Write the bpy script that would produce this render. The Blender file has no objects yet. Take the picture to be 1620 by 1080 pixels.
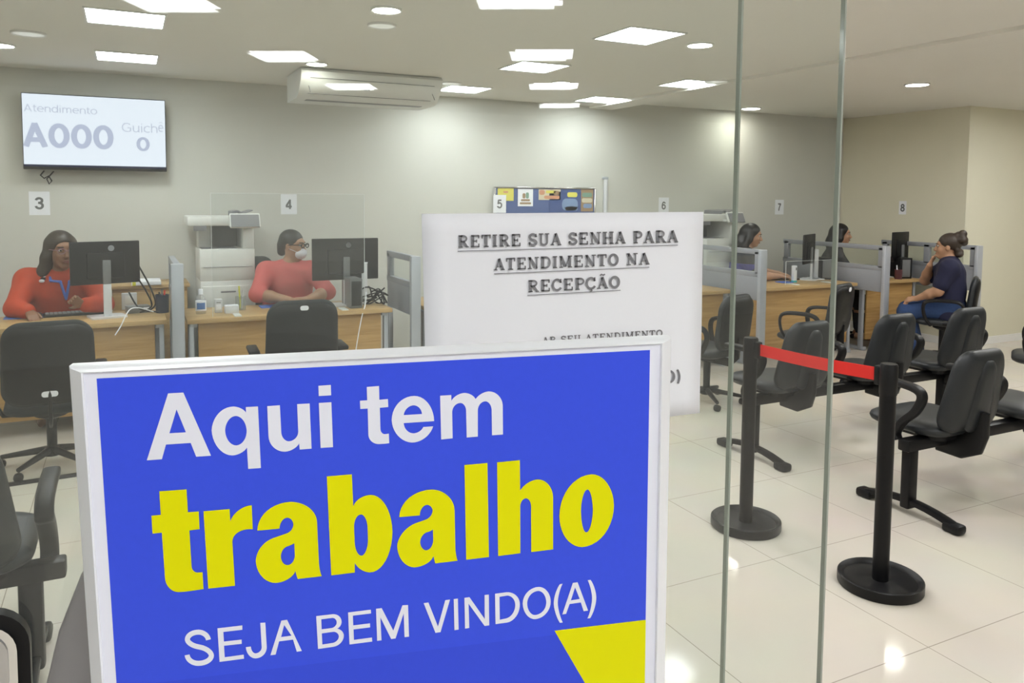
import bpy, bmesh, math, random
import numpy as np
from mathutils import Vector, Matrix
random.seed(7)
SC = bpy.context.scene
COL = SC.collection
PI = math.pi

# ------------------------------------------------------------------ camera
F, CY, CXP = 1238.74, 395.84, 810.0
YAW, PITCH, ROLL, CAMH = math.radians(26.2), math.radians(3.967), math.radians(.464), 1.70
fw = Vector((math.sin(YAW)*math.cos(PITCH), math.cos(YAW)*math.cos(PITCH), -math.sin(PITCH)))
rt = Vector((math.cos(YAW), -math.sin(YAW), 0)); up = rt.cross(fw)
RT = rt*math.cos(ROLL)+up*math.sin(ROLL); UP = -rt*math.sin(ROLL)+up*math.cos(ROLL)
CAM = Vector((0, 0, CAMH))
cd = bpy.data.cameras.new('camera'); cam = bpy.data.objects.new('camera', cd); COL.objects.link(cam)
cam.matrix_world = Matrix((( RT.x, UP.x, -fw.x, 0), (RT.y, UP.y, -fw.y, 0), (RT.z, UP.z, -fw.z, CAMH), (0, 0, 0, 1)))
cd.sensor_width = 36; cd.lens = F/1620*36; cd.shift_y = -(540-CY)/1620; cd.clip_start = .05
SC.camera = cam
def ray(px, py): return RT*((px-CXP)/F)+UP*((CY-py)/F)+fw
def on_z(px, py, z): d = ray(px, py); return CAM+d*((z-CAMH)/d.z)
def on_y(px, py, y): d = ray(px, py); return CAM+d*(y/d.y)

# ------------------------------------------------------------------ materials
def mat(name, col, rough=.5, metal=0, noise=0, nscale=30, bump=0, spec=.5, emit=None, estr=0, coat=0):
    m = bpy.data.materials.new(name); m.use_nodes = True
    nt = m.node_tree; b = nt.nodes['Principled BSDF']
    c = (*col, 1)
    b.inputs['Base Color'].default_value = c; b.inputs['Roughness'].default_value = rough
    b.inputs['Metallic'].default_value = metal; b.inputs['Specular IOR Level'].default_value = spec
    b.inputs['Coat Weight'].default_value = coat
    if emit:
        b.inputs['Emission Color'].default_value = (*emit, 1); b.inputs['Emission Strength'].default_value = estr
    tc = nt.nodes.new('ShaderNodeTexCoord'); n = nt.nodes.new('ShaderNodeTexNoise')
    n.inputs['Scale'].default_value = nscale; n.inputs['Detail'].default_value = 4
    nt.links.new(tc.outputs['Object'], n.inputs['Vector'])
    if noise:
        r = nt.nodes.new('ShaderNodeMix'); r.data_type = 'RGBA'
        r.inputs[6].default_value = tuple(max(0, x*(1-noise)) for x in col)+(1,)
        r.inputs[7].default_value = tuple(min(1, x*(1+noise)) for x in col)+(1,)
        nt.links.new(n.outputs['Fac'], r.inputs[0]); nt.links.new(r.outputs[2], b.inputs['Base Color'])
    if bump:
        bp = nt.nodes.new('ShaderNodeBump'); bp.inputs['Strength'].default_value = bump; bp.inputs['Distance'].default_value = .004
        nt.links.new(n.outputs['Fac'], bp.inputs['Height']); nt.links.new(bp.outputs['Normal'], b.inputs['Normal'])
    return m
def emis(name, col, s):
    m = bpy.data.materials.new(name); m.use_nodes = True; nt = m.node_tree; nt.nodes.clear()
    e = nt.nodes.new('ShaderNodeEmission'); e.inputs[0].default_value = (*col, 1); e.inputs[1].default_value = s
    o = nt.nodes.new('ShaderNodeOutputMaterial'); nt.links.new(e.outputs[0], o.inputs[0]); return m
def wood(name, c1, c2, axis=0):
    m = mat(name, c1, .38); nt = m.node_tree; b = nt.nodes['Principled BSDF']
    tc = nt.nodes.new('ShaderNodeTexCoord'); mp = nt.nodes.new('ShaderNodeMapping'); n = nt.nodes.new('ShaderNodeTexNoise')
    s = [26, 26, 26]; s[axis] = 1.6; mp.inputs['Scale'].default_value = s
    n.inputs['Scale'].default_value = 1.2; n.inputs['Detail'].default_value = 6; n.inputs['Distortion'].default_value = .8
    r = nt.nodes.new('ShaderNodeValToRGB'); r.color_ramp.elements[0].color = (*c1, 1); r.color_ramp.elements[1].color = (*c2, 1)
    r.color_ramp.elements[0].position = .32; r.color_ramp.elements[1].position = .68
    nt.links.new(tc.outputs['Object'], mp.inputs[0]); nt.links.new(mp.outputs[0], n.inputs['Vector'])
    nt.links.new(n.outputs['Fac'], r.inputs[0]); nt.links.new(r.outputs[0], b.inputs['Base Color']); return m
def glass(name, tint, haze, gain=1.0):
    """thin pane: transparent + mirror by Fresnel on its front faces, and a pale haze, smudges plus painted reflection veil"""
    m = bpy.data.materials.new(name); m.use_nodes = True; nt = m.node_tree; nt.nodes.clear(); N = nt.nodes.new; L = nt.links.new
    o = N('ShaderNodeOutputMaterial'); t = N('ShaderNodeBsdfTransparent'); t.inputs[0].default_value = (*tint, 1)
    g = N('ShaderNodeBsdfGlossy'); g.inputs['Roughness'].default_value = .0; g.inputs['Color'].default_value = (1, 1, 1, 1)
    fr = N('ShaderNodeFresnel'); fr.inputs[0].default_value = 1.5
    geo = N('ShaderNodeNewGeometry'); inv = N('ShaderNodeMath'); inv.operation = 'SUBTRACT'; inv.inputs[0].default_value = gain
    mg = N('ShaderNodeMath'); mg.operation = 'MULTIPLY'; mg.inputs[1].default_value = gain; L(geo.outputs['Backfacing'], mg.inputs[0]); L(mg.outputs[0], inv.inputs[1])
    mu = N('ShaderNodeMath'); mu.operation = 'MULTIPLY'; mu.use_clamp = True; L(fr.outputs[0], mu.inputs[0]); L(inv.outputs[0], mu.inputs[1])
    mx = N('ShaderNodeMixShader'); L(mu.outputs[0], mx.inputs[0]); L(t.outputs[0], mx.inputs[1]); L(g.outputs[0], mx.inputs[2])
    d = N('ShaderNodeBsdfDiffuse'); d.inputs[0].default_value = (.9, .9, .9, 1); tl = N('ShaderNodeBsdfTranslucent'); tl.inputs[0].default_value = (.9, .9, .9, 1)
    dm = N('ShaderNodeMixShader'); L(d.outputs[0], dm.inputs[1]); L(tl.outputs[0], dm.inputs[2])
    n = N('ShaderNodeTexNoise'); n.inputs['Scale'].default_value = 6; n.inputs['Detail'].default_value = 5; tc = N('ShaderNodeTexCoord'); L(tc.outputs['Object'], n.inputs['Vector'])
    ml = N('ShaderNodeMath'); ml.operation = 'MULTIPLY'; ml.inputs[1].default_value = haze*2; L(n.outputs['Fac'], ml.inputs[0])
    m2 = N('ShaderNodeMixShader'); L(ml.outputs[0], m2.inputs[0]); L(mx.outputs[0], m2.inputs[1]); L(dm.outputs[0], m2.inputs[2])
    L(m2.outputs[0], o.inputs[0]); return m

def floor_mat():
    m = mat('polished_porcelain', (.60, .55, .46), .08, spec=.13); nt = m.node_tree; b = nt.nodes['Principled BSDF']; N = nt.nodes.new; L = nt.links.new
    tc = N('ShaderNodeTexCoord'); mp = N('ShaderNodeMapping'); mp.inputs['Location'].default_value = (-2.7+.8*8, -1.87+.8*12, 0)
    br = N('ShaderNodeTexBrick'); br.offset = 0; br.inputs['Scale'].default_value = 1
    br.inputs['Brick Width'].default_value = .8; br.inputs['Row Height'].default_value = .8; br.inputs['Mortar Size'].default_value = .0022
    br.inputs['Mortar Smooth'].default_value = .2
    br.inputs['Color1'].default_value = (.66, .615, .54, 1); br.inputs['Color2'].default_value = (.64, .595, .52, 1); br.inputs['Mortar'].default_value = (.36, .32, .27, 1)
    L(tc.outputs['Object'], mp.inputs[0]); L(mp.outputs[0], br.inputs['Vector'])
    n = N('ShaderNodeTexNoise'); n.inputs['Scale'].default_value = 2.2; n.inputs['Detail'].default_value = 7; L(tc.outputs['Object'], n.inputs['Vector'])
    mx = N('ShaderNodeMix'); mx.data_type = 'RGBA'; mx.blend_type = 'MULTIPLY'; mx.inputs[0].default_value = .14
    L(br.outputs['Color'], mx.inputs[6]); L(n.outputs['Color'], mx.inputs[7]); L(mx.outputs[2], b.inputs['Base Color'])
    return m
M = {}
EXP = 1.72; KX = 2**-EXP                     # camera exposure; screens are set against it
M['floor'] = floor_mat()
M['wall'] = mat('wall_paint', (.60, .595, .55), .75, noise=.02, nscale=3)
M['wall_r'] = mat('wall_paint_cream', (.70, .675, .54), .7, noise=.02, nscale=3)
M['ceil'] = mat('ceiling_paint', (.76, .75, .70), .8, noise=.02, nscale=2)
M['lobby'] = mat('lobby_paint', (.74, .73, .70), .8, noise=.02, nscale=2)
M['white'] = mat('white_plastic', (.85, .87, .93), .35)
M['white2'] = mat('white_metal', (.80, .80, .79), .4)
M['light'] = emis('led_diffuser', (.975, .985, 1), 9.5)
M['light_w'] = emis('downlight_diffuser', (1, .97, .86), 24)
M['dim_lit'] = mat('dim_diffuser', (.86, .87, .85), .4, emit=(1, 1, .97), estr=.10)  # faint glow put in so the discs read brighter than the ceiling
M['wood'] = wood('desk_laminate', (.40, .25, .10), (.56, .38, .17))
M['woodv'] = wood('panel_laminate', (.37, .21, .065), (.52, .32, .12))
M['grey'] = mat('grey_partition', (.29, .305, .335), .45, noise=.04)
M['greyl'] = mat('grey_aluminium', (.44, .465, .51), .35, metal=.3)
M['greyd'] = mat('dark_grey_metal', (.17, .175, .18), .4)
M['black'] = mat('black_plastic', (.008, .008, .009), .42, spec=.28)
M['blackg'] = mat('black_gloss', (.012, .012, .013), .2)
M['post'] = mat('black_coated_steel', (.007, .007, .008), .38, noise=.1, spec=.25)
M['vinyl'] = mat('charcoal_vinyl', (.019, .022, .025), .42, spec=.42, noise=.08, nscale=90)
M['fabric'] = mat('black_fabric', (.022, .026, .028), .8, spec=.3, noise=.25, nscale=220, bump=.2)
M['red'] = mat('red_webbing', (.80, .02, .015), .6)
M['chrome'] = mat('chrome', (.82, .82, .84), .12, metal=1)
M['steel'] = mat('brushed_steel', (.62, .62, .64), .3, metal=1)
M['silver'] = mat('silver_plastic', (.66, .67, .70), .35)
M['paper'] = mat('white_paper', (.83, .845, .90), .7, noise=.015, nscale=12)
M['ink'] = mat('dark_ink', (.20, .20, .22), .7)
M['inkg'] = mat('grey_ink', (.14, .145, .15), .7)
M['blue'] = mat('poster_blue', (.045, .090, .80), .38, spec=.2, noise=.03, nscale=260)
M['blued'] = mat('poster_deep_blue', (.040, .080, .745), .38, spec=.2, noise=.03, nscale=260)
M['yellow'] = mat('poster_yellow', (.78, .77, .0), .38, spec=.15)
M['ltr'] = mat('poster_white', (.80, .82, .93), .33, spec=.3)
M['sgrey'] = mat('grey_stand_plastic', (.28, .27, .28), .32, noise=.05, nscale=80)
M['screen'] = emis('tv_screen', (.86, .89, 1), 1.22*KX)
M['scr_l'] = emis('tv_text_light', (.62, .65, .80), 1.1*KX)
M['scr_d'] = emis('tv_text_dark', (.54, .57, .74), 1.12*KX)
M['scr_k'] = emis('tv_taskbar', (.05, .055, .12), .6*KX)
M['bluemat'] = mat('blue_foam', (.06, .14, .50), .7)
M['copier'] = mat('copier_white', (.72, .73, .71), .4)
M['copierd'] = mat('copier_grey', (.22, .22, .24), .4)
M['acr'] = glass('clear_acrylic', (.97, .98, .98), .008)
M['acr_e'] = mat('acrylic_edge', (.72, .76, .76), .3)
M['pane'] = glass('shopfront_glass', (.945, .965, .955), .014)  # pale share paints part of the reflected lobby veil into the glass
M['pane2'] = glass('door_glass', (.955, .97, .963), .010)
M['edge'] = mat('glass_edge_green', (.36, .39, .345), .12)
M['pglass'] = glass('partition_glass', (.95, .97, .96), .03)
M['cloth_o'] = mat('orange_red_knit', (.46, .042, .006), .75, noise=.12, nscale=40, bump=.1)
M['cloth_c'] = mat('coral_knit', (.60, .12, .11), .75, noise=.1, nscale=40, bump=.1)
M['navy'] = mat('navy_cotton', (.008, .009, .036), .85, noise=.2, nscale=40)
M['jean'] = mat('blue_denim', (.018, .045, .13), .85, noise=.25, nscale=60)
M['dark'] = mat('dark_jacket', (.02, .022, .028), .8, noise=.2, nscale=30)
M['purple'] = mat('violet_cotton', (.05, .045, .26), .8, noise=.1, nscale=30)
M['skin_d'] = mat('brown_skin', (.24, .115, .06), .5, noise=.06, nscale=25)
M['skin_m'] = mat('tan_skin', (.40, .22, .13), .5, noise=.06, nscale=25)
M['skin_l'] = mat('olive_skin', (.47, .27, .17), .5, noise=.06, nscale=25)
M['hair'] = mat('dark_brown_hair', (.034, .022, .015), .45, noise=.4, nscale=70, bump=.3)
M['hairk'] = mat('black_hair', (.010, .009, .010), .4, noise=.4, nscale=70, bump=.3)
M['lip'] = mat('lips', (.26, .09, .075), .45)
M['eye'] = mat('eye_white', (.42, .40, .38), .3)
M['iris'] = mat('dark_iris', (.02, .012, .008), .2)
M['mask'] = mat('white_mask_cloth', (.68, .68, .75), .8)
M['lany'] = mat('blue_ribbon', (.05, .13, .52), .6)
M['teal'] = mat('teal_plastic', (.05, .50, .52), .4)
M['hilite'] = mat('yellow_highlighter', (.80, .78, .04), .4)
M['bottle'] = glass('clear_bottle', (.90, .92, .93), .12)
M['screenglass'] = mat('dark_screen', (.010, .011, .013), .12)

# ------------------------------------------------------------------ object helpers
def link(name, me, m=None, parent=None, smooth=None):
    o = bpy.data.objects.new(name, me); COL.objects.link(o)
    if m is not None: me.materials.append(m)
    if parent is not None: o.parent = parent
    if smooth is not None:
        me.shade_smooth() if smooth is True else me.shade_auto(smooth) if hasattr(me, 'shade_auto') else me.shade_smooth()
    return o
def auto_smooth(me, ang=.6):
    me.shade_smooth()
    bm = bmesh.new(); bm.from_mesh(me)
    for e in bm.edges:
        if len(e.link_faces) != 2 or e.calc_face_angle(9) > ang: e.smooth = False
    bm.to_mesh(me); bm.free()
def sm(pts, k=5):
    P = [Vector(p) for p in pts]; out = []
    for i in range(len(P)-1):
        a, b, c, d = P[max(i-1, 0)], P[i], P[i+1], P[min(i+2, len(P)-1)]
        for j in range(k):
            u = j/k; out.append(.5*((2*b)+(c-a)*u+(2*a-5*b+4*c-d)*u*u+(-a+3*b-3*c+d)*u**3))
    return out+[P[-1]]
class MB:
    def __init__(s): s.bm = bmesh.new()
    def _xf(s, vs, loc, rot):
        R = Matrix.Identity(4) if rot is None else (rot if isinstance(rot, Matrix) else Matrix.Rotation(rot, 4, 'Z'))
        Mx = Matrix.Translation(loc) @ R
        for v in vs: v.co = Mx @ v.co
    def box(s, c, d, bev=.004, rot=None, seg=2):
        r = bmesh.ops.create_cube(s.bm, size=1); vs = r['verts']
        for v in vs: v.co = Vector((v.co.x*d[0], v.co.y*d[1], v.co.z*d[2]))
        b = min(bev, .45*min(d))
        if b > 0:
            es = list({e for v in vs for e in v.link_edges})
            g = bmesh.ops.bevel(s.bm, geom=es, offset=b, segments=seg, affect='EDGES', profile=.5)
            vs = list({v for f in g['faces'] for v in f.verts} | {v for v in vs if v.is_valid})
        s._xf(vs, Vector(c), rot); return s
    def rings(s, rs, cap=True, closed=False):
        L = [[s.bm.verts.new(p) for p in r] for r in rs]; n = len(L[0])
        pairs = list(zip(L[:-1], L[1:])) + ([(L[-1], L[0])] if closed else [])
        for a, b in pairs:
            for i in range(n): s.bm.faces.new((a[i], a[(i+1) % n], b[(i+1) % n], b[i]))
        if cap and not closed:
            s.bm.faces.new(list(reversed(L[0]))); s.bm.faces.new(L[-1])
        return s
    def tube(s, pts, r, n=10, r2=None, sq=None):
        """swept round (or sq=(w,h) rounded flat) bar along a polyline"""
        pts = [Vector(p) for p in pts]; rs = []; prev = None
        for i, p in enumerate(pts):
            t = (pts[min(i+1, len(pts)-1)]-pts[max(i-1, 0)]).normalized()
            if prev is None:
                a = Vector((0, 0, 1)) if abs(t.z) < .9 else Vector((1, 0, 0)); u = a.cross(t).normalized()
            else: u = (prev-t*prev.dot(t)).normalized()
            prev = u; w = t.cross(u)
            rr = r if r2 is None else r+(r2-r)*i/(len(pts)-1)
            if sq: ring = [p+u*(sq[0]/2*sgnp(math.cos(k*2*PI/n), .5))+w*(sq[1]/2*sgnp(math.sin(k*2*PI/n), .5)) for k in range(n)]
            else: ring = [p+u*(rr*math.cos(k*2*PI/n))+w*(rr*math.sin(k*2*PI/n)) for k in range(n)]
            rs.append(ring)
        return s.rings(rs)
    def lathe(s, prof, c=(0, 0, 0), n=32, rot=None):
        rs = [[Vector((r*math.cos(k*2*PI/n), r*math.sin(k*2*PI/n), z)) for k in range(n)] for r, z in prof]
        k0 = len(s.bm.verts); s.rings(rs); s.bm.verts.ensure_lookup_table()
        s._xf(s.bm.verts[k0:], Vector(c), rot); return s
    def prism(s, pts, fn, t0, t1):
        """outline pts (a,b) mapped by fn(a,b,t) and extruded from t0 to t1"""
        return s.rings([[Vector(fn(a, b, t0)) for a, b in pts], [Vector(fn(a, b, t1)) for a, b in pts]])
    def pillow(s, outline, fn, th, e=2.6, n=9, c=None):
        """puffed pad: outline (a,b) shrinks towards both faces"""
        ca = sum(p[0] for p in outline)/len(outline); cb = sum(p[1] for p in outline)/len(outline); rs = []
        for i in range(n):
            t = -1+2*i/(n-1); t = math.sin(t*PI/2); k = max(.0, 1-abs(t)**e)**(1/e); k = 1-(1-k)*.45 if abs(t) < 1 else .5
            rs.append([Vector(fn(ca+(a-ca)*k, cb+(b-cb)*k, t*th/2)) for a, b in outline])
        return s.rings(rs)
    def build(s, name, m, parent=None, smooth=.6, loc=None):
        bmesh.ops.recalc_face_normals(s.bm, faces=s.bm.faces)
        me = bpy.data.meshes.new(name); s.bm.to_mesh(me); s.bm.free()
        if smooth: auto_smooth(me, smooth)
        o = link(name, me, m, parent)
        if loc is not None: o.location = loc
        return o
def sgnp(x, p): return math.copysign(abs(x)**p, x)
def rrect(w, h, r, n=5, taper=0, cx=0, cy=0):
    """rounded rectangle outline, top narrower by taper"""
    out = []
    for qx, qy, a0 in ((1, 1, 0), (-1, 1, 90), (-1, -1, 180), (1, -1, 270)):
        for i in range(n+1):
            a = math.radians(a0+90*i/n); x = qx*(w/2-r)+r*math.cos(a); y = qy*(h/2-r)+r*math.sin(a)
            x *= 1-taper*(y/h+.5); out.append((cx+x, cy+y))
    return out
def tag(o, label=None, cat=None, group=None, kind=None):
    if label: o['label'] = label
    if cat: o['category'] = cat
    if group: o['group'] = group
    if kind: o['kind'] = kind
    return o
def thing(name, label, cat, loc=(0, 0, 0), rz=0, group=None):
    o = bpy.data.objects.new(name, None); COL.objects.link(o); o.empty_display_size = .1
    o.location = loc; o.rotation_euler = (0, 0, rz); return tag(o, label, cat, group)
KIDS = None
def copy_tree(o, parent=None):
    c = o.copy(); COL.objects.link(c)
    if parent is not None: c.parent = parent
    for ch in [x for x in COL.objects if x.parent == o and x != c]: copy_tree(ch, c)
    return c
def dup(root, loc, rz, label, group=None):
    c = copy_tree(root); c.location = loc; c.rotation_euler = (0, 0, rz); c['label'] = label
    if group: c['group'] = group
    return c
def struct(name, mb, m, smooth=None): return tag(mb.build(name, m, smooth=smooth), kind='structure')

# ------------------------------------------------------------------ lettering
def outline_mesh(name, contours, fn, m, parent, depth=.0):
    """contours: lists of (a,b) polygons (holes included); filled by a 2-D curve, then mapped by fn(a,b)"""
    cu = bpy.data.curves.new('tmp', 'CURVE'); cu.dimensions = '2D'; cu.fill_mode = 'BOTH'
    for c in contours:
        sp = cu.splines.new('POLY'); sp.points.add(len(c)-1); sp.use_cyclic_u = True
        for p, q in zip(sp.points, c): p.co = (q[0], q[1], 0, 1)
    o = bpy.data.objects.new('tmp', cu); COL.objects.link(o)
    dg = bpy.context.evaluated_depsgraph_get(); dg.update()
    me = bpy.data.meshes.new_from_object(o.evaluated_get(dg)); bpy.data.objects.remove(o); bpy.data.curves.remove(cu)
    for v in me.vertices: v.co = fn(v.co.x, v.co.y)
    me.name = name; me.materials.clear()
    return link(name, me, m, parent)
def path(spec):
    """spec: list of (x,y) corners and (kx,ky,x,y) quarter curves bending round the corner point k"""
    pts = []; n = 10
    for s in spec:
        if len(s) == 2: pts.append(s)
        else:
            p0 = pts[-1]; k = (s[0], s[1]); p1 = (s[2], s[3]); c1 = tuple(p0[i]+(k[i]-p0[i])*.56 for i in (0, 1)); c2 = tuple(p1[i]+(k[i]-p1[i])*.56 for i in (0, 1))
            for j in range(1, n+1):
                t = j/n; u = 1-t
                pts.append(tuple(u**3*p0[i]+3*u*u*t*c1[i]+3*u*t*t*c2[i]+t**3*p1[i] for i in (0, 1)))
    if math.hypot(pts[0][0]-pts[-1][0], pts[0][1]-pts[-1][1]) < 1e-6: pts.pop()
    return pts
def stroke(spec, w):
    """closed outline of a pen stroke of width w along a path"""
    p = path(spec); L = []; R = []; m = len(p)
    cl = len(spec) > 2 and math.hypot(spec[0][0]-spec[-1][-2], spec[0][1]-spec[-1][-1]) < 1e-6
    if cl: p = p+[p[0]]
    for i in range(len(p)):
        if cl or 0 < i < len(p)-1:
            a, b = (p[(i-1) % m], p[(i+1) % m]) if cl else (p[i-1], p[i+1])
            d0 = Vector((p[i][0]-a[0], p[i][1]-a[1])).normalized(); d1 = Vector((b[0]-p[i][0], b[1]-p[i][1])).normalized()
            t = (d0+d1).normalized(); k = 1/max(.5, t.dot(d0))
        else:
            a, b = (p[0], p[1]) if i == 0 else (p[-2], p[-1]); t = Vector((b[0]-a[0], b[1]-a[1])).normalized(); k = 1
        n = Vector((-t.y, t.x))*(w/2*k)
        L.append((p[i][0]+n.x, p[i][1]+n.y)); R.append((p[i][0]-n.x, p[i][1]-n.y))
    return L, R
def strokes_mesh(name, strokes_, fn, m, parent):
    """strokes_: list of (spec, width); strips of quads mapped by fn"""
    bm = bmesh.new()
    for spec, w in strokes_:
        L, R = stroke(spec, w)
        a = [bm.verts.new(fn(*q)) for q in L]; b = [bm.verts.new(fn(*q)) for q in R]
        for i in range(len(a)-1): bm.faces.new((a[i], b[i], b[i+1], a[i+1]))
    me = bpy.data.meshes.new(name); bm.to_mesh(me); bm.free(); return link(name, me, m, parent)
# pen-stroke sans letters in a box 1 high (cap height): (advance, strokes)
def ell(cx, cy, rx, ry): return [(cx, cy+ry), (cx-rx, cy+ry, cx-rx, cy), (cx-rx, cy-ry, cx, cy-ry), (cx+rx, cy-ry, cx+rx, cy), (cx+rx, cy+ry, cx, cy+ry)]
SANS = {
 '0': (.74, [ell(.34, .5, .25, .43)]),
 '3': (.68, [[(.10, .76), (.12, .93, .32, .93), (.53, .93, .53, .74), (.53, .54, .32, .54), (.24, .54)], [(.30, .53), (.56, .53, .56, .30), (.56, .07, .32, .07), (.10, .07, .08, .27)]]),
 '4': (.70, [[(.46, 0), (.46, 1)], [(.47, .93), (.08, .31)], [(.03, .26), (.64, .26)]]),
 '5': (.68, [[(.55, .93), (.17, .93)], [(.20, .97), (.13, .47)], [(.13, .53), (.22, .62, .34, .62), (.57, .62, .57, .35), (.57, .07, .32, .07), (.12, .07, .08, .26)]]),
 '6': (.68, [ell(.34, .33, .23, .26), [(.54, .75), (.52, .93, .34, .93), (.10, .93, .105, .42), (.105, .33)]]),
 '7': (.64, [[(.06, .93), (.58, .93)], [(.55, .92), (.24, .55, .22, 0)]]),
 '8': (.68, [ell(.34, .74, .19, .19), ell(.34, .29, .23, .23)]),
 'A': (.80, [[(.06, 0), (.37, 1)], [(.35, 1), (.68, 0)], [(.15, .30), (.59, .30)]]),
 't': (.40, [[(.16, .95), (.16, .22), (.16, .04, .36, .05)], [(.02, .70), (.34, .70)]]),
 'e': (.66, [[(.08, .39), (.58, .39), (.58, .71, .33, .71), (.06, .71, .06, .36), (.06, .04, .34, .04), (.48, .04, .55, .12)]]),
 'n': (.66, [[(.10, 0), (.10, .73)], [(.10, .45), (.12, .71, .34, .71), (.55, .71, .55, .45), (.55, 0)]]),
 'd': (.70, [ell(.33, .37, .25, .34), [(.59, 0), (.59, 1.05)]]),
 'i': (.28, [[(.13, 0), (.13, .73)], [(.13, .90), (.13, 1.0)]]),
 'm': (1.0, [[(.10, 0), (.10, .73)], [(.10, .45), (.12, .71, .30, .71), (.48, .71, .48, .45), (.48, 0)], [(.48, .45), (.50, .71, .68, .71), (.86, .71, .86, .45), (.86, 0)]]),
 'o': (.68, [ell(.33, .37, .27, .34)]),
 'G': (.86, [[(.70, .82), (.58, .96, .42, .96), (.06, .96, .06, .5), (.06, .04, .44, .04), (.62, .04, .73, .12), (.73, .46), (.48, .46)]]),
 'u': (.66, [[(.10, .73), (.10, .28), (.10, .03, .30, .03), (.54, .03, .55, .30)], [(.55, .73), (.55, 0)]]),
 'c': (.58, [[(.53, .64), (.44, .71, .33, .71), (.06, .71, .06, .36), (.06, .04, .34, .04), (.45, .04, .53, .10)]]),
 'h': (.66, [[(.10, 0), (.10, 1.05)], [(.10, .45), (.12, .71, .34, .71), (.55, .71, .55, .45), (.55, 0)]]),
 'D': (.8, [[(.1, 0), (.1, 1)], [(.1, .95), (.3, .95), (.7, .95, .7, .5), (.7, .05, .3, .05), (.1, .05)]]),
 'E': (.62, [[(.1, 0), (.1, 1)], [(.1, .94), (.55, .94)], [(.1, .5), (.5, .5)], [(.1, .06), (.55, .06)]]),
 'L': (.58, [[(.1, 0), (.1, 1)], [(.1, .06), (.55, .06)]]),
 ' ': (.35, []), '^': (0, [[(-.55, .84), (-.36, 1.02)], [(-.37, 1.02), (-.16, .84)]]),
}
def sans_text(s, x, y, h, w, track=0):
    """strokes for string s with cap height h, pen width w (in units of h)"""
    out = []
    for ch in s:
        adv, sts = SANS[ch]
        for st in sts: out.append(([tuple((x+q*h if i % 2 == 0 else y+q*h) for i, q in enumerate(p)) for p in st], w*h))
        x += (adv+track)*h
    return out, x
# ================================================================== the room
YW = 7.5; HC = 2.70; HR = 2.76; XS = 4.93; YG = .62
XL, XR_, YB = -4.5, 12.5, -7.5
def slab(x0, x1, y0, y1, z0, z1): return MB().box(((x0+x1)/2, (y0+y1)/2, (z0+z1)/2), (x1-x0, y1-y0, z1-z0), 0)
struct('floor', slab(XL-.1, XR_+.1, YB-.1, YW+.1, -.1, 0), M['floor'])
struct('ceiling', slab(XL, XS-.30, YB, YW, HC, HC+.2), M['ceil'])
# shallow bulkhead that runs away from the shopfront, and the slightly higher ceiling beyond it
struct('trim_1', slab(XS-.30, XS, YB, YW, HC-.025, HC+.2), M['ceil'])
struct('ceiling_right', slab(XS, XR_, YB, YW, HR, HR+.14), M['ceil'])
struct('wall_back', slab(XL, 8.6, YW, YW+.1, 0, HR), M['wall'])
struct('wall_right', slab(8.6, XR_, 5.75, YW+.1, 0, HR), M['wall_r'])
struct('wall_left', slab(XL-.1, XL, YB, YW, 0, HR), M['wall'])
struct('wall_far_right', slab(XR_, XR_+.1, YB, 5.75, 0, HR), M['wall_r'])
struct('wall_front', slab(XL-.1, XR_+.1, YB-.1, YB, 0, HR), M['lobby'])
struct('baseboard_right', slab(8.6, XR_, 5.735, 5.75, 0, .085), M['white2'])
struct('baseboard_column', slab(8.585, 8.6, 5.735, YW, 0, .085), M['white2'])
struct('baseboard_back', slab(XL, 8.585, YW-.015, YW, 0, .085), M['white2'])
# shopfront glass: a fixed pane and, a hand behind it, the sliding door leaf
def pane(name, x0, x1, y, m, th=.006):
    o = tag(MB().box(((x0+x1)/2, y, HC/2), (x1-x0-.006, th, HC-.005), 0).build(name, m, smooth=None), kind='structure')
    e = MB().box((x1-.0015, y, HC/2), (.003, th, HC-.005), .0005)
    e.build('pane_edge', M['edge'], o, smooth=None); return o
pane('window_1', -1.9, 1.139*YG, YG, M['pane'])
pane('door_1', -1.2, .905*.665, .665, M['pane2'])

# ================================================================== lights in the ceiling
def panel_light(x, y, z, label, group, rz=0, s=.40):
    t = thing('ceiling_light', label, 'ceiling light', (x, y, z), rz, group)
    f = MB()
    for sx, sy, w, h in ((0, 1, s+.02, .012), (0, -1, s+.02, .012), (1, 0, .012, s-.004), (-1, 0, .012, s-.004)):
        f.box((sx*(s/2+.004), sy*(s/2+.004), -.004), (w, h, .008), .001)
    f.build('frame', M['white2'], t); MB().box((0, 0, -.002), (s-.004, s-.004, .004), 0).build('diffuser', M['light'], t, smooth=None); return t
G1 = 'square light panels in the hall ceiling'
for x, y, lab in (
    (2.88, 4.09, 'square white ceiling light panel, the large diamond right of the centre'),
    (2.86, 5.45, 'square white ceiling light panel next beyond the large diamond one'),
    (2.87, 6.89, 'square white ceiling light panel far back, right of the air conditioner'),
    (4.42, 6.92, 'square white ceiling light panel far back, right of the long row'),
    (4.49, 5.58, 'square white ceiling light panel just left of the glass door edge'),
    (.02, 5.08, 'square white ceiling light panel above the wall screen, nearer one'),
    (.03, 6.52, 'square white ceiling light panel right above the wall screen top')):
    panel_light(x, y, HC, lab, G1)
for x, y in ((2.88, 2.7), (.02, 3.65), (-2.8, 5.1), (-2.8, 3.6), (-2.8, 6.5), (2.88, 1.35), (.02, 2.2)):
    panel_light(x, y, HC, 'square white ceiling light panel above the frame of the photo', G1)
G2 = 'light panels of the entrance lobby seen mirrored in the glass'
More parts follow.
